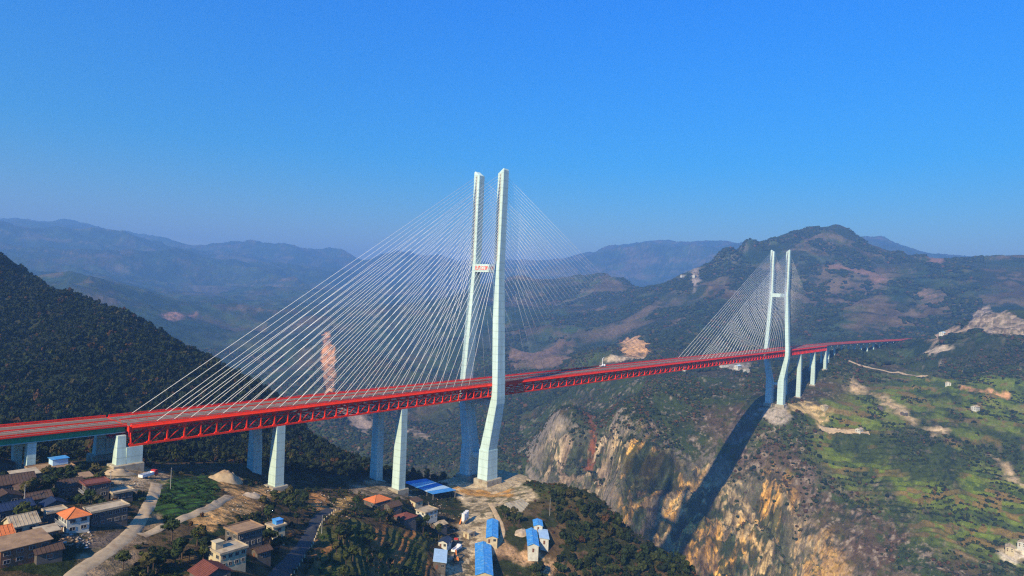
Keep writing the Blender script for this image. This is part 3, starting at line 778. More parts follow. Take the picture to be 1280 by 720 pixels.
def bridge_pier(x, zb, inn=7.8, out=14.8, t=2.6):
    for s in (-1, 1):
        m = MB(); zt = gz(x) - 9.45; zm = zt - 15
        R_ = []
        for z, yo, yi, hx in ((zb - 3, out + .1, inn - .1, t + .15), (zm, 14.5, 8.4, t), (zt, 14.0, 10.0, t)):
            q = [(x - hx, s * yo, z), (x + hx, s * yo, z), (x + hx, s * yi, z), (x - hx, s * yi, z)]
            R_.append(q if s > 0 else q[::-1])
        m.loft(R_); p_ = m.build('pier', M['pier'], bridge, bevel=.12)
        m = MB(); m.box((x, s * 11.2, zb - 2.6), (9.5, 10, 6)); m.build('pile_cap', M['raw_concrete'], p_, bevel=.15)
bridge_pier(-180, -42); bridge_pier(-91, -61.5); bridge_pier(808, -84); bridge_pier(896, -70)
for x0, d in ((-256, -1), (976, 1)):
    zb = -16.5 if d < 0 else -46
    for s in (-1, 1):
        m = MB(); m.loft([[(x0 + d * a, s * b, z) for a, b in ((2, 14.6), (6, 14.6), (6, 9.8), (2, 9.8))] if s * d > 0 else [(x0 + d * a, s * b, z) for a, b in ((2, 14.6), (6, 14.6), (6, 9.8), (2, 9.8))][::-1] for z in (zb, )] +
                         [[(x0 + d * a, s * b, -3.6 + (0 if d < 0 else -1.5)) for a, b in ((2, 13.4), (5.4, 13.4), (5.4, 10.4), (2, 10.4))] if s * d > 0 else [(x0 + d * a, s * b, -3.6 + (0 if d < 0 else -1.5)) for a, b in ((2, 13.4), (5.4, 13.4), (5.4, 10.4), (2, 10.4))][::-1]])
        p_ = m.build('end_pier', M['pier'], bridge)
        m = MB(); m.box((x0 - d * 1.6, s * 12.2, (zb + gz(x0) - 9.5) / 2), (6.9, 4.6, gz(x0) - 9.5 - zb)); m.build('bearing_block', M['pier'], p_)
        m = MB(); m.box((x0 + d * 1.2, s * 12.2, zb - 3.5), (13, 8.5, 7.2)); m.build('pile_cap', M['raw_concrete'], p_, bevel=.2)

# ------------------------------------------------------------------ approach viaducts
va = empty('approach_viaduct', (-300, 0, -14), 0, 'green steel girder viaduct with red railings leading on to the bridge at the left', 'viaduct')
def loc(mb, root):
    o = root.location; mb.v = [(a - o.x, b - o.y, c - o.z) for a, b, c in mb.v]; return mb
def vz(x): return .45 + .012 * (-258 - x)
xa, xb = -257.6, -640
m = MB(); m.beam((xa, 0, vz(xa) - .2), (xb, 0, vz(xb) - .2), 25.0, .45); loc(m, va).build('roadway', M['deck'], va)
for y in (-10.6, 10.6):
    m = MB(); m.beam((xa, y, vz(xa) - 1.65), (xb, y, vz(xb) - 1.65), .5, 2.4)
    x = xa - 4
    while x > xb: m.box((x, y, vz(x) - 1.65), (.2, .9, 2.38)); x -= 8
    g_ = loc(m, va).build('girder', M['green'], va)
    m = MB(); m.beam((xa, y, vz(xa) - 3.0), (xb, y, vz(xb) - 3.0), 1.5, .3); loc(m, va).build('bottom_flange', M['aqua'], g_)
m = MB(); m.beam((xa, 0, vz(xa) - 2.4), (xb, 0, vz(xb) - 2.4), 20, .5); loc(m, va).build('girder_soffit', M['aqua'], va)
for y in (-12.4, 12.4):
    m = MB(); m.beam((xa, y, vz(xa) + .2), (xb, y, vz(xb) + .2), .45, .6)
    m.beam((xa, y, vz(xa) + 1.0), (xb, y, vz(xb) + 1.0), .2, .5)
    x = xa
    while x > xb: m.box((x, y, vz(x) + .7), (.16, .14, .5)); x -= 3
    loc(m, va).build('railing', M['red'], va)
m = MB()
for y in (-.8, .8):
    m.beam((xa, y, vz(xa) + .7), (xb, y, vz(xb) + .7), .12, .35)
    x = xa
    while x > xb: m.box((x, y, vz(x) + .25), (.14, .1, .6)); x -= 4
loc(m, va).build('median_barrier', M['red'], va)
m = MB()
for y in (-11.3, 11.3, -1.6, 1.6): m.beam((xa, y, vz(xa) + .03), (xb, y, vz(xb) + .03), .22, .006)
loc(m, va).build('lane_marking', M['paint'], va)
for x in (-293, -335, -380, -425, -470, -520, -570, -620):
    for s in (-1, 1):
        zb = float(hz(x, 9 * s)) if abs(x + 380) < 400 else -20
        m = MB(); m.box((x, s * 9.0, (vz(x) - 3.15 + zb - 3) / 2), (3.2, 3.6, vz(x) - 3.15 - zb + 3)); loc(m, va).build('pier', M['pier'], va, bevel=.1)

vb_ = empty('approach_viaduct', (1100, -4, -25), 0, 'distant curving concrete viaduct on short piers from the bridge to the far hillside', 'viaduct')
PATH = [(977.3, 0), (1060, -1), (1125, -6), (1200, -13), (1296, -22), (1410, -35), (1529, -50), (1690, -66), (1857, -82), (1960, -92)]
def vline(off, zo, w_, h, name, mat):
    m = MB()
    for (ax, ay), (bx, by) in zip(PATH, PATH[1:]):
        m.beam((ax, ay + off, gz(976) + zo), (bx, by + off, gz(976) + zo), w_, h)
    return loc(m, vb_).build(name, mat, vb_)
vline(0, -.3, 24.5, .5, 'roadway', M['deck'])
for y in (-9, -3, 3, 9): vline(y, -1.55, 1.2, 2.0, 'girder', M['grey_conc'])
for y in (-12, 12): vline(y, .35, .4, 1.3, 'railing', M['red'])
vline(0, .45, .4, .8, 'median_barrier', M['red'])
for k in range(21):
    x = 1020 + 43 * k
    y = float(np.interp(x, [p[0] for p in PATH], [p[1] for p in PATH]))
    for s in (-1, 1):
        zb = float(hz(x, y + 6 * s)) - 3; zt = gz(976) - 2.55 - (1.2)
        if zt < zb + 3.2: continue
        m = MB(); m.box((x, y + 6.5 * s, (zb + zt) / 2), (2.2, 3.2, zt - zb)); m.box((x, y + 6.5 * s, zt + .6), (2.6, 11, 1.2)); loc(m, vb_).build('pier', M['pier'], vb_)

# ------------------------------------------------------------------ where nothing grows
BARE = np.zeros(TX.shape, np.float32)
for k, (pg, dm, c, wob) in enumerate(SOIL):
    wp = world_poly(pg, dm)
    if len(wp) >= 3: BARE = np.maximum(BARE, inside(wp, TX, TY, 1.0, 60 + k, wob * .6, wob * 3))
BARE = np.maximum(BARE, mp_)
KEEP = []                                   # (x, y, radius) kept clear for buildings, roads

# ------------------------------------------------------------------ roads
def road(name, pts, width, mat, label, Dmin=100, lift=.22, cat='road'):
    W = [hit(u, v, Dmin) for u, v in pts]
    W = np.array([w_[:2] for w_ in W if w_ is not None])
    seg = np.hypot(*np.diff(W, axis=0).T); t = np.r_[0, np.cumsum(seg)]
    q = np.linspace(0, t[-1], max(4, int(t[-1] / 1.5)))
    x = np.interp(q, t, W[:, 0]); y = np.interp(q, t, W[:, 1])
    ker = np.ones(9) / 9
    xp = np.pad(x, 4, 'edge'); yp = np.pad(y, 4, 'edge')
    x = np.convolve(xp, ker, 'valid'); y = np.convolve(yp, ker, 'valid')
    dx = np.gradient(x); dy = np.gradient(y); L_ = np.hypot(dx, dy) + 1e-9
    nx, ny = -dy / L_, dx / L_
    V_ = []; n_ = 7
    for j in range(n_):
        o_ = (j / (n_ - 1) - .5) * (width + .7 * (fbm(x, y, 5, 3, 77) if j in (0, n_ - 1) else 0))
        X_, Y_ = x + nx * o_, y + ny * o_
        V_.append(np.stack([X_, Y_, hz(X_, Y_) + lift - (.25 if j in (0, n_ - 1) else 0)], 1))
    V_ = np.stack(V_, 1); N_ = len(x)
    id_ = np.arange(N_ * n_).reshape(N_, n_)
    F_ = np.stack([id_[:-1, :-1], id_[1:, :-1], id_[1:, 1:], id_[:-1, 1:]], -1).reshape(-1, 4)[:, ::-1]
    o = np_mesh(name, V_.reshape(-1, 3), F_, mat, smooth=True)
    tag(o, label, cat, kind='structure')
    for a, b in zip(x[::3], y[::3]): KEEP.append((a, b, width / 2 + .8))
    return np.stack([x, y], 1), (nx, ny)
road('dirt_track', [(78, 735), (100, 712), (130, 694), (152, 678), (168, 662), (182, 640), (192, 620), (196, 604)], 4.6, M['soil_road'], 'pale dirt track climbing past the village houses to the bridge end')
road('dirt_track', [(170, 672), (196, 664), (215, 656), (240, 645), (262, 636), (288, 620)], 4.2, M['soil_road'], 'dirt track branching off towards the orange earthworks')
rp, rn = road('paved_road', [(335, 740), (352, 716), (366, 700), (380, 682), (388, 666), (394, 652), (404, 643), (414, 636)], 5.0, M['paved'], 'grey paved lane with kerb posts between the terraces')
road('dirt_track', [(1022, 537), (1040, 540), (1062, 541), (1088, 544)], 9, M['soil_road'], 'pale earth road to a small building on the far bank', 700, 1.0)
road('dirt_track', [(1060, 452), (1072, 458), (1090, 462), (1120, 467), (1160, 470)], 7, M['soil_road'], 'faint track crossing the far slope under the viaduct', 900, 1.2)
road('dirt_track', [(608, 700), (630, 668), (624, 652), (618, 640), (612, 628)], 3.4, M['soil_road'], 'short works track beside the blue sheds', 200)

# ------------------------------------------------------------------ buildings
def wall_openings(root, Lx, Ly, h, floors, nx, ny, wmat='frame', door=True):
    fh = h / floors
    for f_ in range(floors):
        zc = fh * f_ + fh * .55
        for side in ('-x', '-y', '+y'):
            n_ = ny if side[1] == 'x' else nx
            span = Ly if side[1] == 'x' else Lx
            for k in range(n_):
                t = (k + .5) / n_ * span - span / 2
                if door and f_ == 0 and side == '-x' and k == n_ // 2:
                    m = MB(); m.box((-Lx / 2 - .03, t, 1.05), (.10, 1.1, 2.1)); d_ = m.build('door', M['door'], root)
                    continue
                ww, wh = min(1.5, span / n_ * .55), min(1.4, fh * .45)
                fr = MB(); e = .09
                if side[1] == 'x':
                    X_ = -Lx / 2 - .05
                    for yy_, zz_, a, b in ((0, wh / 2, ww + 2 * e, e), (0, -wh / 2, ww + 2 * e, e), (-ww / 2, 0, e, wh), (ww / 2, 0, e, wh), (0, 0, .06, wh)):
                        fr.box((X_, t + yy_, zc + zz_), (.14, a, b))
                    pn = MB(); pn.box((X_ + .045, t, zc), (.02, ww, wh))
                else:
                    sg = -1 if side[0] == '-' else 1
                    Y_ = sg * (Ly / 2 + .05)
                    for xx_, zz_, a, b in ((0, wh / 2, ww + 2 * e, e), (0, -wh / 2, ww + 2 * e, e), (-ww / 2, 0, e, wh), (ww / 2, 0, e, wh), (0, 0, .06, wh)):
                        fr.box((t + xx_, Y_, zc + zz_), (a, .14, b))
                    pn = MB(); pn.box((t, Y_ - sg * .045, zc), (ww, .02, wh))
                w_ = fr.build('window', M[wmat], root)
                pn.build('pane', M['glass'], w_)

def roof_mesh(kind, Lx, Ly, h, rh, ov=.5):
    m = MB(); a, b = Lx / 2 + ov, Ly / 2 + ov; t = .18
    if kind == 'flat':
        m.box((0, 0, h + .13), (2 * a, 2 * b, .26))
        for s in (-1, 1):
            m.box((0, s * (b - .12), h + .45), (2 * a - .02, .2, .42)); m.box((s * (a - .12), 0, h + .45), (.2, 2 * b - .5, .42))
    elif kind == 'shed':
        m.add([(-a, -b, h), (a, -b, h), (a, b, h + rh), (-a, b, h + rh), (-a, -b, h + t), (a, -b, h + t), (a, b, h + rh + t), (-a, b, h + rh + t)],
              [(3, 2, 1, 0), (4, 5, 6, 7), (0, 1, 5, 4), (1, 2, 6, 5), (2, 3, 7, 6), (3, 0, 4, 7)])
    elif kind in ('gable_x', 'gable_y'):
        for s in (-1, 1):
            if kind == 'gable_x':
                q = [(-a, s * b, h - .12), (a, s * b, h - .12), (a, 0, h + rh), (-a, 0, h + rh)]
            else:
                q = [(s * a, -b, h - .12), (s * a, b, h - .12), (0, b, h + rh), (0, -b, h + rh)]
            vs_ = q + [(x, y, z + t) for x, y, z in q]
            m.add(vs_, [(3, 2, 1, 0), (4, 5, 6, 7), (0, 1, 5, 4), (1, 2, 6, 5), (2, 3, 7, 6), (3, 0, 4, 7)])
        if kind == 'gable_x': m.beam((-a, 0, h + rh + .16), (a, 0, h + rh + .16), .3, .2)
        else: m.beam((0, -b, h + rh + .16), (0, b, h + rh + .16), .3, .2)
        # corrugation or tile rows
        n_ = int((2 * (a if kind == 'gable_x' else b)) / .9)
        for s in (-1, 1):
            for k in range(n_):
                if kind == 'gable_x':
                    x = -a + (k + .5) * 2 * a / n_
                    m.beam((x, s * b, h + .10), (x, s * .1, h + rh + .20), .1, .08)
                else:
                    y = -b + (k + .5) * 2 * b / n_
                    m.beam((s * a, y, h + .10), (s * .1, y, h + rh + .20), .1, .08)
    elif kind == 'hip':
        r = max(0, a - b); r2 = max(0, b - a)
        top = [(-r, -r2, h + rh), (r, r2, h + rh)]
        m.add([(-a, -b, h - .05), (a, -b, h - .05), (a, b, h - .05), (-a, b, h - .05)] + top,
              [(0, 1, 5, 4) if a > b else (0, 1, 4), (1, 2, 5) if a > b else (1, 2, 5, 4), (2, 3, 4, 5) if a > b else (2, 3, 5), (3, 0, 4) if a > b else (3, 0, 4, 5), (3, 2, 1, 0)])
        for p_, q_ in (((-a, -b), top[0]), ((a, -b), top[1] if a > b else top[0]), ((a, b), top[1]), ((-a, b), top[0] if a > b else top[1])):
            m.beam((p_[0], p_[1], h + .05), q_, .28, .2)
    return m

def house(u, v, Lx, Ly, h, roof, rmat, wmat, label, cat='house', rz=0.0, rh=1.8, floors=1, nx=2, ny=2, Dmin=120, name='house', group=None, extra=None, door=True, dz=0.0):
    p_ = hit(u, v, Dmin)
    x, y = p_[0], p_[1]
    ca, sa = math.cos(rz), math.sin(rz)
    cs = [(x + a * Lx / 2 * ca - b * Ly / 2 * sa, y + a * Lx / 2 * sa + b * Ly / 2 * ca) for a in (-1, 1) for b in (-1, 1)]
    zs = [float(hz(*c)) for c in cs]
    z = (sum(zs) / 4 * .6 + max(zs) * .4) + dz
    KEEP.append((x, y, max(Lx, Ly) * .62 + .8))
    r = empty(name, (x, y, z), rz, label, cat, group)
    m = MB(); m.box((0, 0, (h - 5) / 2), (Lx, Ly, h + 5))
    if roof == 'gable_x':
        for s in (-1, 1): m.add([(s * Lx / 2, -Ly / 2, h), (s * Lx / 2, Ly / 2, h), (s * Lx / 2, 0, h + rh * Ly / (Ly + 1.0)), (s * (Lx / 2 - .2), -Ly / 2, h), (s * (Lx / 2 - .2), Ly / 2, h), (s * (Lx / 2 - .2), 0, h + rh * Ly / (Ly + 1.0))], [(0, 1, 2), (5, 4, 3), (0, 3, 4, 1), (1, 4, 5, 2), (2, 5, 3, 0)])
    if roof == 'gable_y':
        for s in (-1, 1): m.add([(-Lx / 2, s * Ly / 2, h), (Lx / 2, s * Ly / 2, h), (0, s * Ly / 2, h + rh * Lx / (Lx + 1.0)), (-Lx / 2, s * (Ly / 2 - .2), h), (Lx / 2, s * (Ly / 2 - .2), h), (0, s * (Ly / 2 - .2), h + rh * Lx / (Lx + 1.0))], [(0, 1, 2), (5, 4, 3), (0, 3, 4, 1), (1, 4, 5, 2), (2, 5, 3, 0)])
    if roof == 'shed':
        m.add([(-Lx / 2, Ly / 2, h), (Lx / 2, Ly / 2, h), (Lx / 2, Ly / 2, h + rh * .9), (-Lx / 2, Ly / 2, h + rh * .9), (-Lx / 2, -Ly / 2, h), (Lx / 2, -Ly / 2, h)],
              [(0, 1, 2, 3), (0, 3, 4), (1, 5, 2), (3, 2, 5, 4)])
    m.build('wall', M[wmat], r)
    rf = roof_mesh(roof, Lx, Ly, h, rh).build('roof', M[rmat], r)
    wall_openings(r, Lx, Ly, h, floors, nx, ny, door=door)
    if extra: extra(r, rf, Lx, Ly, h)
    return r
def tank(dx, dy, mat, sz=(2.4, 2.4, 2.2), nm='roof_hut'):
    def f_(r, rf, Lx, Ly, h):
        m = MB(); m.box((dx, dy, h + .26 + sz[2] / 2), sz); m.box((dx, dy, h + .3 + sz[2]), (sz[0] + .5, sz[1] + .5, .15)); m.build(nm, M[mat], rf)
    return f_
def chimney(dx, dy):
    def f_(r, rf, Lx, Ly, h):
        m = MB(); m.box((dx, dy, h + 1.4), (.7, .7, 2.6)); m.build('chimney', M['brick'], rf)
    return f_
def balcony(r, rf, Lx, Ly, h):
    m = MB(); m.box((-Lx / 2 - .6, 0, h / 2 + .02), (1.2, Ly * .9, .16))
    for k in range(13): m.box((-Lx / 2 - 1.12, -Ly * .44 + k * Ly * .88 / 12, h / 2 + .55), (.06, .06, .9))
    m.box((-Lx / 2 - 1.12, 0, h / 2 + 1.0), (.1, Ly * .9, .08)); m.build('balcony', M['frame'], r)
def solar(r, rf, Lx, Ly, h):
    m = MB(); m.box((Lx * .25, Ly * .2, h + 1.6), (Lx * .4, Ly * .5, 2.4)); q = m.build('roof_room', M['pale_blue'], rf)
    m = MB(); m.box((Lx * .25, Ly * .2, h + 2.9), (Lx * .46, Ly * .58, .2)); m.build('roof_room_top', M['blue'], rf)

H = house
H(62, 597, 13.9, 9.8, 3.6, 'flat', 'tan_slab', 'grey_wall', 'long flat tan-roofed building with a blue roof room, just below the viaduct', nx=5, ny=3, extra=solar)
H(118, 622, 7.4, 6.6, 5.2, 'flat', 'red_roof', 'grey_wall', 'two-storey grey house with a reddish slab roof and balcony under the end pier', floors=2, extra=balcony, rz=-.05)
H(92, 662, 6.1, 7.2, 4.6, 'hip', 'orange_roof', 'white_wall', 'white tiled house with an orange hipped roof beside the dirt track', floors=2, ny=3, rh=2.0, extra=balcony)
H(132, 655, 10.7, 6.1, 4.8, 'flat', 'slab_roof', 'grey_wall', 'long house with a pale flat roof directly behind the white tiled house', floors=2, nx=5, rz=.02)
H(26, 665, 6.6, 7.4, 2.8, 'gable_x', 'slab_roof', 'cream', 'cream gable-ended cottage with a pale roof in the lower left village', rh=2.2, rz=.05)
H(25, 700, 11.5, 7.4, 4.3, 'shed', 'tan_slab', 'brick', 'large brick house with a sloping tan-brown roof in the bottom left corner', floors=2, nx=4, rh=1.2, rz=.08)
H(-4, 683, 5.7, 6.6, 3.4, 'gable_x', 'orange_roof', 'grey_wall', 'orange-roofed house cut off by the left edge', rh=1.6)
H(14, 648, 9.8, 5.7, 3.3, 'gable_x', 'navy_roof', 'grey_wall', 'grey house with a dark blue roof behind the cream cottage', rh=1.5, nx=3, rz=.1)
H(14, 614, 12.3, 9.0, 3.4, 'gable_x', 'brown_roof', 'grey_wall', 'wide brown-roofed farmhouse at the left edge below the viaduct', rh=2.2, nx=4, rz=-.05)
H(-2, 592, 9.8, 7.4, 3.0, 'gable_y', 'brown_roof', 'grey_wall', 'small brown-roofed house nearest the viaduct at the left edge', rh=1.8)
H(46, 632, 6.6, 5.7, 2.9, 'gable_x', 'brown_roof', 'grey_wall', 'small brown-roofed outbuilding in the middle of the village', rh=1.5)
H(66, 640, 5.7, 4.9, 2.9, 'gable_y', 'navy_roof', 'grey_wall', 'little slate-blue-roofed shed behind the white tiled house', rh=1.3)
H(84, 618, 8.2, 6.6, 3.1, 'gable_x', 'brown_roof', 'grey_wall', 'dark-roofed house shadowed between the blue roof room and the red slab roof', rh=1.9, nx=3)
H(36, 618, 7.4, 6.6, 2.9, 'hip', 'brown_roof', 'grey_wall', 'dark hipped-roof house just right of the wide farmhouse', rh=1.8)
H(58, 674, 4.9, 4.1, 2.2, 'shed', 'slab_roof', 'grey_wall', 'low lean-to hut left of the white tiled house', rh=.7, nx=1, ny=1, name='hut')
H(150, 625, 6.6, 5.7, 2.9, 'flat', 'slab_roof', 'grey_wall', 'low grey house under the bridge end pier beside the yard', nx=3)
H(304, 684, 9, 8, 5.6, 'flat', 'tan_slab', 'grey_wall', 'two-storey house with a broad tan flat roof, farther of the joined pair', floors=2, nx=4, rz=.03)
H(284, 706, 8.4, 6.8, 4.8, 'flat', 'slab_roof', 'cream', 'cream-walled flat-roofed house with a roof hut, nearer of the joined pair', floors=2, nx=4, rz=.03, extra=tank(-2.6, 1.6, 'cream'))
H(262, 732, 8, 8, 3.8, 'gable_y', 'red_roof', 'grey_wall', 'dark red roofed house at the bottom edge left of the paved lane', rh=1.8)
H(344, 676, 5, 5, 5.0, 'flat', 'slab_roof', 'cream', 'small cream tower-like house with a blue roof tank', floors=2, nx=1, ny=1, extra=tank(.9, .4, 'blue', (2.8, 2.8, 1.6), 'water_tank'))
H(471, 634, 11, 9, 3.6, 'hip', 'orange_roof', 'grey_wall', 'orange-roofed farmhouse among trees left of the tall bridge pier', rh=2.4, nx=3)
H(506, 656, 9, 8, 3.4, 'hip', 'red_roof', 'grey_wall', 'dark red hipped-roof cottage below the tall bridge pier', rh=2.0)
H(533, 650, 10, 8, 4.2, 'flat', 'slab_roof', 'white_wall', 'half-built pale house with an open flat roof left of the works yard', floors=2, nx=3)
H(490, 641, 8, 7, 3.4, 'gable_x', 'brown_roof', 'grey_wall', 'small brown-roofed house between the orange and the dark red roofs', rh=1.7)
H(548, 664, 8, 6, 3.0, 'gable_x', 'slab_roof', 'grey_wall', 'low grey-roofed house on the edge of the works yard', rh=1.2)
H(550, 706, 16, 6, 3.2, 'shed', 'pale_blue', 'grey_wall', 'long faded blue-roofed shed along the left side of the works yard', 'shed', rh=.8, nx=4, rz=.75, name='shed')
H(556, 684, 7, 5, 3.0, 'gable_x', 'navy_roof', 'white_wall', 'small navy-roofed hut beside the parked lorries', 'hut', rh=1.0, rz=.4, name='hut')
H(586, 672, 5, 4.5, 2.8, 'flat', 'slab_roof', 'cream', 'cream site cabin standing alone in the works yard', 'cabin', nx=1, ny=1, name='site_cabin')
H(615, 669, 29, 6.2, 3.0, 'gable_x', 'blue', 'cream', 'bright blue roofed shed with a cream end, farther of the two along the yard', 'shed', rh=1.1, nx=5, name='shed', rz=.70)
H(604, 709, 42, 8.4, 3.2, 'gable_x', 'blue', 'cream', 'long bright blue roofed shed at the bottom edge, nearer of the two along the yard', 'shed', rh=1.3, nx=6, name='shed', rz=.74)
H(665, 683, 25, 5.8, 3.6, 'gable_x', 'blue', 'white_wall', 'white-gabled shed with a bright blue roof on the wooded slope', 'shed', rh=1.3, nx=3, ny=1, name='shed', rz=.70)
H(679, 677, 15, 5.0, 3.0, 'shed', 'pale_blue', 'white_wall', 'pale blue roofed lean-to beside the white-gabled shed', 'shed', rh=.8, nx=2, ny=1, name='shed', rz=.70)
H(672, 662, 10, 5, 2.8, 'gable_x', 'blue', 'white_wall', 'smallest blue-roofed shed, uphill behind the white-gabled one', 'shed', rh=.9, nx=2, ny=1, name='shed', rz=.70)
H(58, 700, 6, 5, 2.8, 'gable_x', 'brown_roof', 'grey_wall', 'small dark hut between the brick house and the dirt track', rh=1.2, nx=1, ny=1, name='hut')
H(5, 632, 8, 6, 3.0, 'gable_y', 'brown_roof', 'grey_wall', 'dark-roofed house at the left edge above the navy-roofed one', rh=1.5)
H(100, 606, 7, 5, 2.8, 'shed', 'tan_slab', 'grey_wall', 'tan lean-to above the reddish slab roof', rh=.8, nx=2)
H(68, 650, 5, 4.5, 2.8, 'flat', 'slab_roof', 'grey_wall', 'tiny flat-roofed outhouse left of the orange hipped roof', nx=1, ny=1, door=False)
H(30, 603, 8, 6, 3.0, 'shed', 'slab_roof', 'grey_wall', 'pale lean-to roof beside the small brown house under the viaduct', rh=.8, nx=2)
H(326, 700, 5, 4, 2.6, 'gable_x', 'brown_roof', 'grey_wall', 'little dark hut beside the paved lane', rh=1.1, nx=1, ny=1, name='hut')
H(520, 634, 6, 5, 3.0, 'shed', 'brown_roof', 'cream', 'little cream hut at the foot of the tall bridge pier', rh=.8, nx=1, ny=1, name='hut')
# the striped blue canopy under the near tower
cpos = hit(536, 618, 200)
cn = empty('canopy', (cpos[0] + 6, cpos[1] + 6, cpos[2] - 1), -.12, 'long blue and white striped sheet-metal canopy beside the foot of the near tower', 'canopy')
KEEP.append((cpos[0] + 6, cpos[1] + 6, 17))
for k in range(5):
    y = -14 + 7 * k
    m = MB(); m.add([(-10, y - 3.4, 4.3), (10, y - 3.4, 3.5), (10, y + 3.4, 3.5), (-10, y + 3.4, 4.3), (-10, y - 3.4, 4.5), (10, y - 3.4, 3.7), (10, y + 3.4, 3.7), (-10, y + 3.4, 4.5)],
                    [(3, 2, 1, 0), (4, 5, 6, 7), (0, 1, 5, 4), (1, 2, 6, 5), (2, 3, 7, 6), (3, 0, 4, 7)])
    for i in range(8): m.beam((-9.9, y - 3 + i * .86, 4.53), (9.9, y - 3 + i * .86, 3.73), .1, .08)
    m.build('roof_panel', M['blue' if k % 2 == 0 else 'pale_blue'], cn)
for k in range(6):
    for xx in (-9.5, 9.5):
        m = MB(); m.box((xx, -17 + 6.8 * k, 0.6), (.25, .25, 6.4 if xx > 0 else 7.4)); m.build('post', M['frame'], cn)

# far-bank buildings
FB = [(1074, 541, 14, 9, 4, 'white_wall', 'slab_roof', 'small white building at the end of the pale earth road'),
      (1030, 512, 12, 9, 5, 'cream', 'slab_roof', 'cream works building beside the foot of the far tower'),
      (1185, 482, 12, 10, 5, 'white_wall', 'slab_roof', 'white house alone on the far right slope below the quarry'),
      (1219, 514, 12, 10, 6, 'white_wall', 'slab_roof', 'white two-storey house among dark trees on the far right'),
      (1262, 690, 16, 10, 5, 'cream', 'slab_roof', 'cream farmhouse on bare ground at the lower right edge'),
      (1278, 686, 13, 10, 5, 'white_wall', 'slab_roof', 'white farmhouse cut off by the lower right edge'),
      (843, 463, 12, 9, 6, 'white_wall', 'slab_roof', 'lone white house just under the middle of the bridge deck'),
      (856, 463, 14, 9, 6, 'white_wall', 'pale_blue', 'white house with a bluish roof just under the bridge deck'),
      (905, 459, 26, 12, 6, 'white_wall', 'slab_roof', 'long white works building below the deck left of the far tower'),
      (922, 461, 22, 11, 6, 'white_wall', 'pale_blue', 'pale blue roofed works building left of the far tower'),
      (933, 465, 14, 10, 5, 'white_wall', 'slab_roof', 'small white works building nearest the far tower'),
      (1043, 441, 14, 9, 6, 'white_wall', 'slab_roof', 'white house tucked under the start of the far viaduct'),
      (1178, 420, 30, 12, 6, 'white_wall', 'pale_blue', 'white hall at the foot of the quarry slope'),
      (1100, 512, 12, 8, 4, 'grey_wall', 'brown_roof', 'brown-roofed farmhouse among the terraced fields'),
      (1130, 518, 12, 8, 4, 'grey_wall', 'slab_roof', 'grey farmhouse beside the rock outcrop in the fields'),
      (854, 347, 34, 12, 6.5, 'white_wall', 'slab_roof', 'pale hilltop building far behind the bridge'),
      (868, 347, 30, 12, 6.5, 'white_wall', 'slab_roof', 'second pale hilltop building far behind the bridge')]
for u, v, a, b, h_, wm_, rm_, lb in FB:
    if hit(u, v, 600) is None: continue
    H(u, v, a * .85, b * .85, h_ * .85, 'gable_x' if h_ < 7 else 'flat', rm_, wm_, lb, 'building', rz=random.uniform(-.5, .5), rh=2.0, floors=2 if h_ >= 5 else 1, nx=3, ny=2, Dmin=600, name='farm_building')

# ------------------------------------------------------------------ works yard and village things
def wheelset(r, xs, yw, rad=.5):
    for x in xs:
        for s in (-1, 1):
            m = MB(); m.tube((x, s * (yw - .18), rad), (x, s * (yw + .18), rad), rad, 14); w_ = m.build('wheel', M['tyre'], r)
            m = MB(); m.tube((x, s * (yw - .2), rad), (x, s * (yw + .2), rad), rad * .45, 10); m.build('rim', M['frame'], w_)
def truck(u, v, rz, cab, body, label, boom=False, at_=None):
    p_ = at_ or hit(u, v, 150)
    r = empty('truck', (p_[0], p_[1], p_[2] + .05), rz, label, 'truck')
    m = MB(); m.loft([[(3.0 - dx, -1.2, z) if i == 0 else (4.9 - d2, -1.2, z) if i == 1 else (4.9 - d2, 1.2, z) if i == 2 else (3.0 - dx, 1.2, z) for i in range(4)] for z, dx, d2 in ((.7, 0, 0), (1.7, 0, .05), (2.8, 0, .55))])
    c_ = m.build('cab', M[cab], r, bevel=.06)
    m = MB(); m.beam((4.82, 0, 1.85), (4.42, 0, 2.65), 2.1, .03, up=(1, 0, 0)); m.build('windscreen', M['glass'], c_)
    m = MB(); m.box((0, 0, .85), (7.6, .9, .3)); m.build('chassis', M['tyre'], r)
    m = MB()
    if boom: m.box((-.6, 0, 1.25), (6.4, 2.2, .5)); m.box((.8, 0, 2.0), (1.4, 1.4, 1.2))
    else:
        m.box((-.6, 0, 1.15), (6.4, 2.4, .2))
        for s in (-1, 1): m.box((-.6, s * 1.15, 1.75), (6.4, .1, 1.0)); m.box((-.6 + s * 3.15, 0, 1.75), (.1, 2.2, 1.0))
    m.build('load_bed', M[body], r)
    if boom:
        m = MB(); m.beam((.8, 0, 2.6), (-.2, 0, 8.6), .5, .5); m.beam((-.2, 0, 8.2), (2.8, 0, 9.6), .35, .35); m.build('boom', M[cab], r)
    wheelset(r, (3.9, -1.4, -2.7), 1.0)
truck(568, 683, .5, 'red_machine', 'grey_wall', 'dark red tipper lorry parked at the left of the works yard')
truck(570, 690, .3, 'white_steel', 'white_steel', 'white lorry parked next to the dark red one')
truck(0, 0, .0, 'white_steel', 'white_steel', 'white crane truck with its boom raised on the bridge deck', True, (192, 9.0, gz(192) - .1))
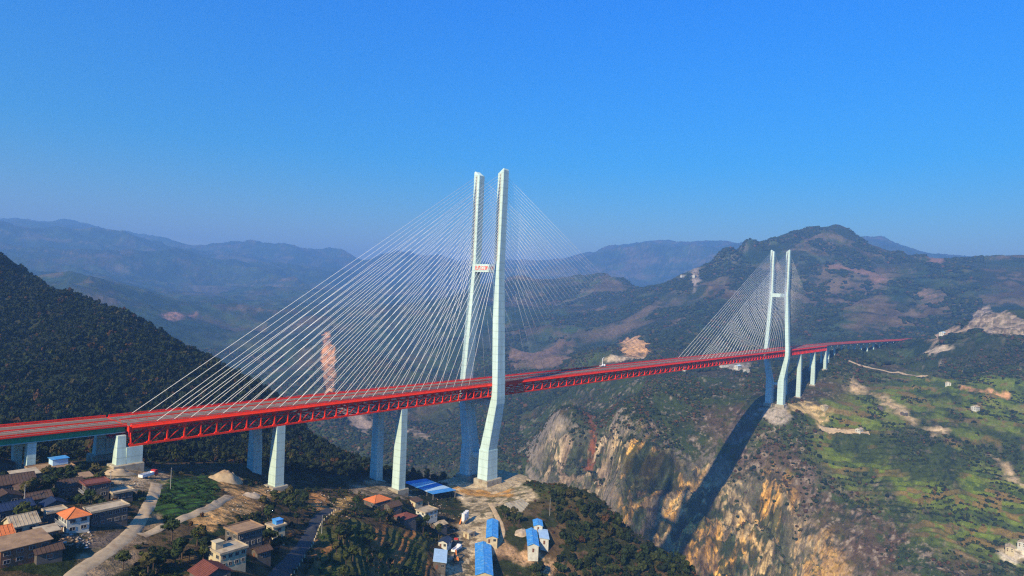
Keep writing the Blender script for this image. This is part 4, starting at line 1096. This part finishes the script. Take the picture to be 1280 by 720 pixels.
def excavator(u, v, rz, label):
    p_ = hit(u, v, 150); r = empty('excavator', (p_[0], p_[1], p_[2] + .05), rz, label, 'excavator')
    for s in (-1, 1):
        m = MB(); m.loft([[(-1.8, s * 1.3 - .3, .2), (1.8, s * 1.3 - .3, .2), (2.2, s * 1.3 - .3, .5), (1.8, s * 1.3 - .3, .9), (-1.8, s * 1.3 - .3, .9), (-2.2, s * 1.3 - .3, .5)],
                          [(-1.8, s * 1.3 + .3, .2), (1.8, s * 1.3 + .3, .2), (2.2, s * 1.3 + .3, .5), (1.8, s * 1.3 + .3, .9), (-1.8, s * 1.3 + .3, .9), (-2.2, s * 1.3 + .3, .5)]]); m.build('track', M['tyre'], r)
    m = MB(); m.box((-.5, 0, 1.55), (3.6, 2.5, 1.1)); m.build('body', M['orange_steel'], r, bevel=.1)
    m = MB(); m.box((.6, .75, 2.5), (1.4, 1.0, 1.5)); m.build('cab', M['glass'], r, bevel=.08)
    m = MB(); m.beam((1.2, -.3, 1.8), (3.4, -.3, 4.6), .4, .55); m.beam((3.3, -.3, 4.6), (5.2, -.3, 3.9), .38, .5); m.beam((5.1, -.3, 4.0), (6.0, -.3, 1.8), .3, .4); m.build('boom', M['orange_steel'], r)
    m = MB(); m.box((5.8, -.3, 1.3), (.9, 1.1, .9)); m.build('bucket', M['tyre'], r, bevel=.15)
truck(184, 598, .4, 'red_machine', 'white_steel', 'red lorry standing on the yard by the bridge end pier')
excavator(570, 702, .9, 'orange excavator working at the lower left of the yard')
def drill(u, v, label):
    p_ = hit(u, v, 150); r = empty('batching_plant', p_, .4, label, 'plant')
    for k in range(3):
        m = MB(); x = -3 + 3 * k; m.tube((x, 0, 2.5), (x, 0, 7.0), 1.2, 12); m.tube((x, 0, 1.2), (x, 0, 2.5), .25, 12, 1.2); m.build('silo', M['white_steel'], r)
        for a, b in ((-1, -1), (1, 1)):
            m = MB(); m.box((x + a * .9, b * .9, 1.6), (.15, .15, 3.6)); m.build('silo_leg', M['frame'], r)
    m = MB(); m.beam((-4, 2, .4), (4, 2.6, 4.5), .8, .3); m.build('conveyor', M['orange_steel'], r)
drill(581, 655, 'small concrete plant of three white silos in the works yard')
# grey retaining slab right of the platform
rs_ = hit(650, 636, 200)
r = empty('retaining_wall', (rs_[0], rs_[1], rs_[2]), -.12, 'sloping grey concrete retaining wall below the tower platform', 'wall')
m = MB(); m.loft([[(-9, -9, -2.5), (9, -9, -2.5), (9, 6, 1.5), (-9, 6, 1.5)], [(-8.6, -8, -1.6), (8.6, -8, -1.6), (8.6, 6, 3.2), (-8.6, 6, 3.2)]]); m.build('slab', M['raw_concrete'], r)
m = MB()
for k in range(7): m.beam((-8 + 2.66 * k, -8.1, -1.5), (-8 + 2.66 * k, 6, 3.3), .35, .3)
m.build('rib', M['raw_concrete'], r)
KEEP.append((rs_[0], rs_[1], 12))
# kerb posts of the paved lane
nx_, ny_ = rn
L_ = len(rp)
for k in range(0, L_, 3):
    x, y = rp[k, 0] - nx_[k] * 2.9, rp[k, 1] - ny_[k] * 2.9
    m = MB(); z = float(hz(x, y)); m.loft([[(x + a * w_, y + b * w_, zz) for a, b in ((-1, -1), (1, -1), (1, 1), (-1, 1))] for zz, w_ in ((z - .4, .22), (z + .85, .18), (z + .98, .1))])
    tag(m.build('kerb_post', M['cream'], None), 'short cream concrete post in the row edging the paved lane', 'post', 'kerb posts along the paved lane')
# poles
for u, v, hgt, lb in ((213, 612, 9, 'thin timber power pole at the top of the green terraces'), (137, 622, 10, 'power pole with a crossarm in front of the end pier'),
                      (687, 645, 11, 'thin pole on the grassy slope beside the blue sheds'), (30, 636, 8, 'power pole between the brown and the dark blue roofs'),
                      (402, 668, 8, 'power pole beside the paved lane')):
    p_ = hit(u, v, 120); r = empty('power_pole', p_, .6, lb, 'pole')
    MB().tube((0, 0, -.5), (0, 0, hgt), .16, 8, .1).build('mast', M['frame'], r)
    MB().box((0, 0, hgt - .7), (2.0, .14, .14)).build('crossarm', M['bark'], r)
# rubble heaps
def heap(u, v, rx, ry, rz_, mat, label, Dmin=150):
    p_ = hit(u, v, Dmin); n_ = 14; q = 22; vs_ = []; fs_ = []
    for j in range(n_ + 1):
        t = j / n_
        for i in range(q):
            a = 2 * math.pi * i / q; e = 1 + .22 * float(vnoise(np.array([math.cos(a) * 1.7 + u]), np.array([math.sin(a) * 1.7 + t * 2]))[0])
            x, y = p_[0] + rx * (1 - t) * math.cos(a) * e, p_[1] + ry * (1 - t) * math.sin(a) * e
            vs_.append((x, y, float(hz(x, y)) - .3 + rz_ * (1 - (1 - t) ** 2) * (1 + .25 * float(vnoise(np.array([x / 1.3]), np.array([y / 1.3]))[0]))))
    for j in range(n_):
        for i in range(q): fs_.append((j * q + i, j * q + (i + 1) % q, (j + 1) * q + (i + 1) % q, (j + 1) * q + i))
    m = MB(); m.add(vs_, fs_); o = m.build('spoil_heap', M[mat], None, smooth=True)
    tag(o, label, 'heap'); KEEP.append((p_[0], p_[1], max(rx, ry)))
heap(284, 600, 9, 7, 4.5, 'soil_road', 'orange earth mound left of the short bridge pier')
heap(320, 622, 7, 5, 2.2, 'rock', 'heap of broken pale rock in front of the short bridge pier')
heap(652, 668, 5, 4, 2.2, 'rock', 'pile of broken stone beside the small blue shed')
heap(150, 592, 7, 5, 2.0, 'soil_road', 'tan earth heap at the foot of the end pier')
heap(620, 617, 6, 4, 1.3, 'soil_road', 'low sandy heap on the platform under the near tower')

# ------------------------------------------------------------------ vegetation
import bmesh
def ico(sub):
    b = bmesh.new(); bmesh.ops.create_icosphere(b, subdivisions=sub, radius=1.0)
    V_ = np.array([v.co[:] for v in b.verts]); F_ = np.array([[v.index for v in f.verts] for f in b.faces]); b.free()
    return V_, F_
def lumpy(sub, seed, amp=.35):
    V_, F_ = ico(sub); r_ = np.random.default_rng(seed)
    k = 1 + amp * (r_.random(len(V_)) - .5) * 2
    V_ = V_ * k[:, None]; V_[:, 2] = V_[:, 2] * .9
    return V_, F_
def leafy(seed, nq=150, blobs=6, size=.16):
    """a crown of leaf clusters: unit radius, many small faces spread through several lobes"""
    r_ = np.random.default_rng(seed); V_ = []; F_ = []
    cs = r_.normal(size=(blobs, 3)); cs /= np.linalg.norm(cs, axis=1)[:, None]; cs *= r_.uniform(.25, .62, (blobs, 1)); cs[:, 2] = cs[:, 2] * .7
    rad = r_.uniform(.28, .5, blobs)
    for i in range(nq):
        k = r_.integers(blobs); d = r_.normal(size=3); d /= np.linalg.norm(d)
        p_ = cs[k] + d * rad[k] * r_.uniform(.7, 1.08)
        a = r_.normal(size=3); a /= np.linalg.norm(a); b = np.cross(a, d); b /= np.linalg.norm(b) + 1e-9
        s_1 = size * r_.uniform(.6, 1.4); s_2 = size * r_.uniform(.6, 1.4)
        q = len(V_) ; V_ += [p_ - a * s_1 - b * s_2, p_ + a * s_1 - b * s_2 * .5, p_ + a * s_1 * .6 + b * s_2, p_ - a * s_1 * .7 + b * s_2 * .8]
        F_ += [[q, q + 1, q + 2], [q, q + 2, q + 3]]
    for k in range(blobs):
        bv, bf = lumpy(1, seed * 7 + k, .25); q = len(V_); V_ += list(cs[k] + bv * rad[k] * .82); F_ += (bf + q).tolist()
    return np.array(V_), np.array(F_)
def scatter(name, label, cat, xy, r, hgt, tint, temps, sink=.25, kindstuff=True):
    """many plants as one mesh"""
    xy = np.asarray(xy); nn_ = len(xy); z = hz(xy[:, 0], xy[:, 1]); VV = []; FF = []; CC = []; base = 0
    ti = RNG.integers(len(temps), size=nn_); an = RNG.random(nn_) * 6.283
    for k, (tv, tf) in enumerate(temps):
        s_i = np.nonzero(ti == k)[0]
        if len(s_i) == 0: continue
        ca, sa = np.cos(an[s_i])[:, None], np.sin(an[s_i])[:, None]
        x = (tv[None, :, 0] * ca - tv[None, :, 1] * sa) * r[s_i, None] + xy[s_i, 0, None]
        y = (tv[None, :, 0] * sa + tv[None, :, 1] * ca) * r[s_i, None] + xy[s_i, 1, None]
        zz = (tv[None, :, 2] + 1 - 2 * sink) * hgt[s_i, None] * .5 + z[s_i, None]
        VV.append(np.stack([x, y, zz], -1).reshape(-1, 3))
        FF.append((tf[None] + (np.arange(len(s_i)) * len(tv))[:, None, None] + base).reshape(-1, 3)); base += len(s_i) * len(tv)
        c = tint[s_i][:, None, :] * RNG.uniform(.72, 1.3, (len(s_i), len(tv), 1)); CC.append(c.reshape(-1, 3))
    o = np_mesh(name, np.concatenate(VV), np.concatenate(FF), M['leaf'], np.concatenate(CC))
    return tag(o, label, cat, kind='stuff')
KP = np.array(KEEP)
def clear(x, y, pad=0.0):
    ok = np.ones(len(x), bool)
    for a, b, r in KP: ok &= np.hypot(x - a, y - b) > r + pad
    ok &= hz(x, y, BARE) < .35
    ok &= ~((np.abs(np.abs(y) - 11) < 8) & ((np.abs(x) < 12) | (np.abs(x - 720) < 12) | (np.abs(x + 91) < 7) | (np.abs(x + 180) < 7) | (np.abs(x + 262) < 12) | (np.abs(x - 808) < 7) | (np.abs(x - 896) < 7)))
    return ok
GREENS = np.array([[.028, .046, .012], [.036, .056, .014], [.052, .066, .014], [.020, .034, .011], [.085, .075, .020], [.12, .062, .022]])
def pick(n_, wts):
    return GREENS[RNG.choice(len(GREENS), n_, p=np.array(wts) / sum(wts))] * .62 * RNG.uniform(.75, 1.3, (n_, 1))
def sample_az(n_, a0, a1, r0, r1):
    a = RNG.uniform(a0, a1, n_); r = np.sqrt(RNG.uniform(r0 ** 2, r1 ** 2, n_))
    return CAM[0] + r * np.cos(a), CAM[1] + r * np.sin(a)
bl1 = [lumpy(1, s_k, .4) for s_k in range(6)]
bl0 = [lumpy(1, 50 + s_k, .45) for s_k in range(4)]
lh = [leafy(400 + s_k, 50, 2, .24) for s_k in range(6)]
lf = [leafy(100 + s_k, 170) for s_k in range(5)]
lfs = [leafy(200 + s_k, 60, 4, .22) for s_k in range(5)]

# wooded hill at the left behind the bridge
x, y = sample_az(42000, AZ0 + .03, AZ0 + .80, 330, 1080)
ok = (y > 24) & clear(x, y) & (fbm(x, y, 60, 3, 90) > -.42)
x, y = x[ok], y[ok]
rr_ = (1.4 + 3.4 * RNG.random(len(x)) ** 1.8) * (.85 + .5 * (fbm(x, y, 40, 3, 91) + .3))
scatter('forest', 'dark evergreen forest covering the hill on the left', 'forest', np.stack([x, y], 1), rr_, rr_ * RNG.uniform(1.7, 2.8, len(x)), pick(len(x), (4, 4, 2.5, 4, 1.0, .7)) * .8, lh, .2)
# wooded slope falling to the gorge right of the works yard
FR = world_poly([(690, 612), (725, 602), (762, 636), (800, 668), (830, 694)], 150, 560)
FRp = np.array(list(FR) + [tuple(sight(900, 725, 520)[:2]), tuple(sight(900, 900, 330)[:2]), tuple(sight(640, 900, 300)[:2]), tuple(sight(700, 735, 360)[:2]), tuple(sight(695, 690, 400)[:2])])
x, y = sample_az(14000, AZ0 - .75, AZ0 + .05, 150, 620)
m_in = inside(FRp, x, y) > .5
beyond = (x > 30) & (y < 60) & (hz(x, y) < -84) & (np.hypot(x - CAM[0], y - CAM[1]) < 600)
ok = (m_in | beyond) & clear(x, y)
x, y = x[ok][:4200], y[ok][:4200]
rr_ = 1.3 + 3.2 * RNG.random(len(x)) ** 1.7
scatter('woodland', 'dark woodland on the slope falling to the gorge beside the blue sheds', 'woodland', np.stack([x, y], 1), rr_, rr_ * RNG.uniform(1.7, 2.5, len(x)), pick(len(x), (4, 4, 3, 4, 1, .4)), lfs, .15)
# scrub on the near bank
x, y = sample_az(16000, AZ0 - .62, AZ0 + .72, 150, 520)
ok = clear(x, y) & (fbm(x, y, 25, 3, 93) > -.12) & (y < 60) & (hz(x, y, mv) < .3) & (hz(x, y, mct) < .3)
x, y = x[ok], y[ok]
rr_ = RNG.uniform(.5, 1.7, len(x)) ** 1.1
scatter('scrub', 'low bushes and weeds scattered over the near bank', 'scrub', np.stack([x, y], 1), rr_, rr_ * RNG.uniform(1.2, 2.0, len(x)), pick(len(x), (2, 4, 4, 1, 3, 2)), lfs, .2)
# crops and bushes on the terraces
x, y = sample_az(30000, AZ0 - .2, AZ0 + .62, 180, 420)
ok = clear(x, y) & ((hz(x, y, mv) > .6) | (hz(x, y, mct) > .6)) & (fbm(x, y, 9, 3, 95) > .2)
x, y = x[ok], y[ok]
rr_ = RNG.uniform(.35, 1.0, len(x))
scatter('terrace_crops', 'rows of low crops and bushes on the terraces', 'crops', np.stack([x, y], 1), rr_, rr_ * 1.5, pick(len(x), (1, 3, 4, 2, 2, 1)) * np.array([.8, 1.3, .7]), lfs, .2)
# brush and trees over the far bank
x, y = sample_az(60000, AZ0 - .80, AZ0 + .12, 760, 1900)
steep = hz(x, y, slope)
fld = hz(x, y, mt)
ok = clear(x, y) & (steep < 2.6) & (fbm(x, y, 90, 4, 96) > -.05 + .22 * fld) & (fld < .5 + .5 * (RNG.random(len(x)) < .25)) & ((hz(x, y, mc) * (steep > .8) < .5) | (RNG.random(len(x)) < .35))
x, y = x[ok], y[ok]
rr_ = .9 + 2.4 * RNG.random(len(x)) ** 1.8
scatter('brush', 'brush and small trees dotted over the far bank of the gorge', 'brush', np.stack([x, y], 1), rr_, rr_ * RNG.uniform(1.2, 2.2, len(x)), pick(len(x), (3, 4, 3, 3, 2, 4)), bl0, .25)
hedge = (np.abs(((TZ + wz) / 5.0) % 1 - .5) > .40).astype(np.float32) * mt
x, y = sample_az(60000, AZ0 - .80, AZ0 - .2, 760, 1500)
ok = clear(x, y) & (hz(x, y, hedge) > .5) & (fbm(x, y, 35, 3, 94) > .12)
x, y = x[ok][:9000], y[ok][:9000]
rr_ = .6 + 1.9 * RNG.random(len(x)) ** 2.2
scatter('hedgerow', 'hedges and bushes along the edges of the terraced fields', 'hedges', np.stack([x, y], 1), rr_, rr_ * RNG.uniform(1.2, 2.2, len(x)), pick(len(x), (3, 4, 3, 3, 1, 1)), bl0, .25)
x, y = sample_az(26000, AZ0 - .02, AZ0 + .45, 900, 2400)
ok = clear(x, y) & (fbm(x, y, 130, 4, 97) > .02)
x, y = x[ok], y[ok]
rr_ = RNG.uniform(2.2, 4.5, len(x))
scatter('valley_woods', 'scattered woods on the hazy valley side behind the bridge', 'woods', np.stack([x, y], 1), rr_, rr_ * 1.6, pick(len(x), (3, 4, 2, 3, 1, 2)), bl0, .25)

x, y = sample_az(70000, AZ0 - .62, AZ0 + .02, 1500, 3600)
ok = clear(x, y) & (fbm(x, y, 150, 5, 98, .65) > .03)
x, y = x[ok], y[ok]
rr_ = 3.5 + 5 * RNG.random(len(x)) ** 2
scatter('mountain_woods', 'patchy woods on the hazy mountain beyond the far bank', 'woods', np.stack([x, y], 1), rr_, rr_ * 1.6, pick(len(x), (3, 4, 2, 3, .6, .6)), bl0, .25)

# broken stone and building debris
DEB = [[(285, 640), (300, 618), (345, 612), (345, 640), (310, 652)], [(625, 682), (660, 690), (705, 706), (690, 722), (640, 704)], [(560, 640), (592, 640), (590, 700), (560, 715), (548, 690)],
       [(150, 585), (205, 590), (200, 612), (150, 612)], [(500, 612), (560, 618), (560, 650), (520, 640)], [(20, 640), (110, 650), (120, 690), (40, 680)], [(380, 612), (440, 612), (440, 650), (385, 640)]]
xs_, ys_ = [], []
for pg in DEB:
    wp = world_poly(pg, 120, 620)
    x = RNG.uniform(wp[:, 0].min(), wp[:, 0].max(), 900); y = RNG.uniform(wp[:, 1].min(), wp[:, 1].max(), 900)
    ok = (inside(wp, x, y) > .5) & (fbm(x, y, 6, 3, 99) > .02)
    for a, b, r in KP: ok &= np.hypot(x - a, y - b) > r * .9
    xs_.append(x[ok]); ys_.append(y[ok])
x, y = np.concatenate(xs_), np.concatenate(ys_)
rr_ = .12 + .5 * RNG.random(len(x)) ** 2.5
tnt = np.array([[.30, .25, .18], [.40, .37, .32], [.16, .12, .08], [.32, .20, .11]])[RNG.integers(4, size=len(x))]
scatter('rubble', 'loose stones and building debris strewn over the bare ground', 'rubble', np.stack([x, y], 1), rr_, rr_ * 1.3, tnt, bl1, .15)

# single trees among the houses and on the near terraces
def tree_meshes(seed):
    tv, tf = leafy(300 + seed, 240, 7, .13)
    V_ = tv * np.array([3.0, 3.0, 2.6]) + np.array([0, 0, 4.9])
    t_ = np.array(GREENS[seed % 5]) * .75
    o = np_mesh('crown', V_, tf, M['leaf'], t_[None] * np.random.default_rng(seed).uniform(.65, 1.4, (len(V_), 1)))
    m = MB(); m.tube((0, 0, -1), (.1, 0, 2.6), .26, 8, .18); m.tube((.1, 0, 2.6), (.0, .2, 4.6), .18, 7, .1)
    for k in range(4):
        a = k * 1.6 + seed; m.tube((.08, 0, 2.4 + .3 * k), (math.cos(a) * 1.5, math.sin(a) * 1.5, 4.0 + .3 * k), .1, 6, .05)
    tk = m.build('trunk', M['bark'])
    return tk, o
protos = [tree_meshes(k) for k in range(5)]
used_p = set()
AREAS = [([(0, 720), (60, 700), (120, 690), (150, 660), (130, 600), (60, 590), (0, 600)], 42, 'dark leafy tree growing between the houses of the left village', 'trees among the village houses'),
         ([(395, 700), (420, 640), (470, 625), (545, 640), (555, 670), (530, 720), (420, 740)], 36, 'dark leafy tree around the farmhouses and terraces left of the works yard', 'trees around the terraces left of the yard'),
         ([(320, 640), (365, 620), (395, 650), (360, 700), (330, 730), (320, 690)], 22, 'dark tree in the shady hollow left of the paved lane', 'trees in the hollow left of the paved lane'),
         ([(612, 640), (650, 650), (655, 700), (700, 700), (720, 715), (620, 740), (625, 690)], 26, 'tree growing around the blue sheds right of the works yard', 'trees around the blue sheds'),
         ([(160, 680), (250, 665), (270, 690), (240, 720), (130, 720)], 16, 'bushy tree on the slope right of the dirt track', 'trees right of the dirt track')]
def place_tree(px, py, sc_, lab, grp, k):
    r = empty('tree', (px, py, float(hz(px, py))), random.uniform(0, 6.28), lab, 'tree', grp)
    r.scale = (sc_, sc_, sc_ * random.uniform(.85, 1.2))
    for pr in protos[k]:
        if k not in used_p: c = pr
        else: c = pr.copy(); col.objects.link(c)
        c.parent = r
    used_p.add(k)
cnt = 0
for pg, n_, lab, grp in AREAS:
    wp = world_poly(pg, 120, 620)
    tries = 0; c_ = 0
    while c_ < n_ and tries < 6000:
        tries += 1
        px = random.uniform(wp[:, 0].min(), wp[:, 0].max()); py = random.uniform(wp[:, 1].min(), wp[:, 1].max())
        if inside(wp, np.array([px]), np.array([py]))[0] < .5 or not clear(np.array([px]), np.array([py]), .5)[0]: continue
        place_tree(px, py, random.uniform(.55, 1.15), lab, grp, cnt % 5); c_ += 1; cnt += 1

# ------------------------------------------------------------------ air
hm = bpy.data.materials.new('air'); hm.use_nodes = True
hn = hm.node_tree
for nn_ in list(hn.nodes):
    if nn_.type == 'BSDF_PRINCIPLED': hn.nodes.remove(nn_)
pv = hn.nodes.new('ShaderNodeVolumePrincipled')
pv.inputs['Color'].default_value = (.22, .48, .88, 1)
pv.inputs['Density'].default_value = HAZE_DENSITY
pv.inputs['Anisotropy'].default_value = 0.1
outn = [q for q in hn.nodes if q.type == 'OUTPUT_MATERIAL'][0]
hn.links.new(pv.outputs[0], outn.inputs['Volume'])
zlo = min(float(TZ.min()), -20.0) - 1.0
zhi = float(TZ.max()) + 5.0
hb = MB().box((CAM[0], CAM[1], (zlo + zhi) / 2), (27400, 27400, zhi - zlo)).build('haze', hm)
tag(hb, 'blue haze of the mountain air', 'haze', kind='stuff')
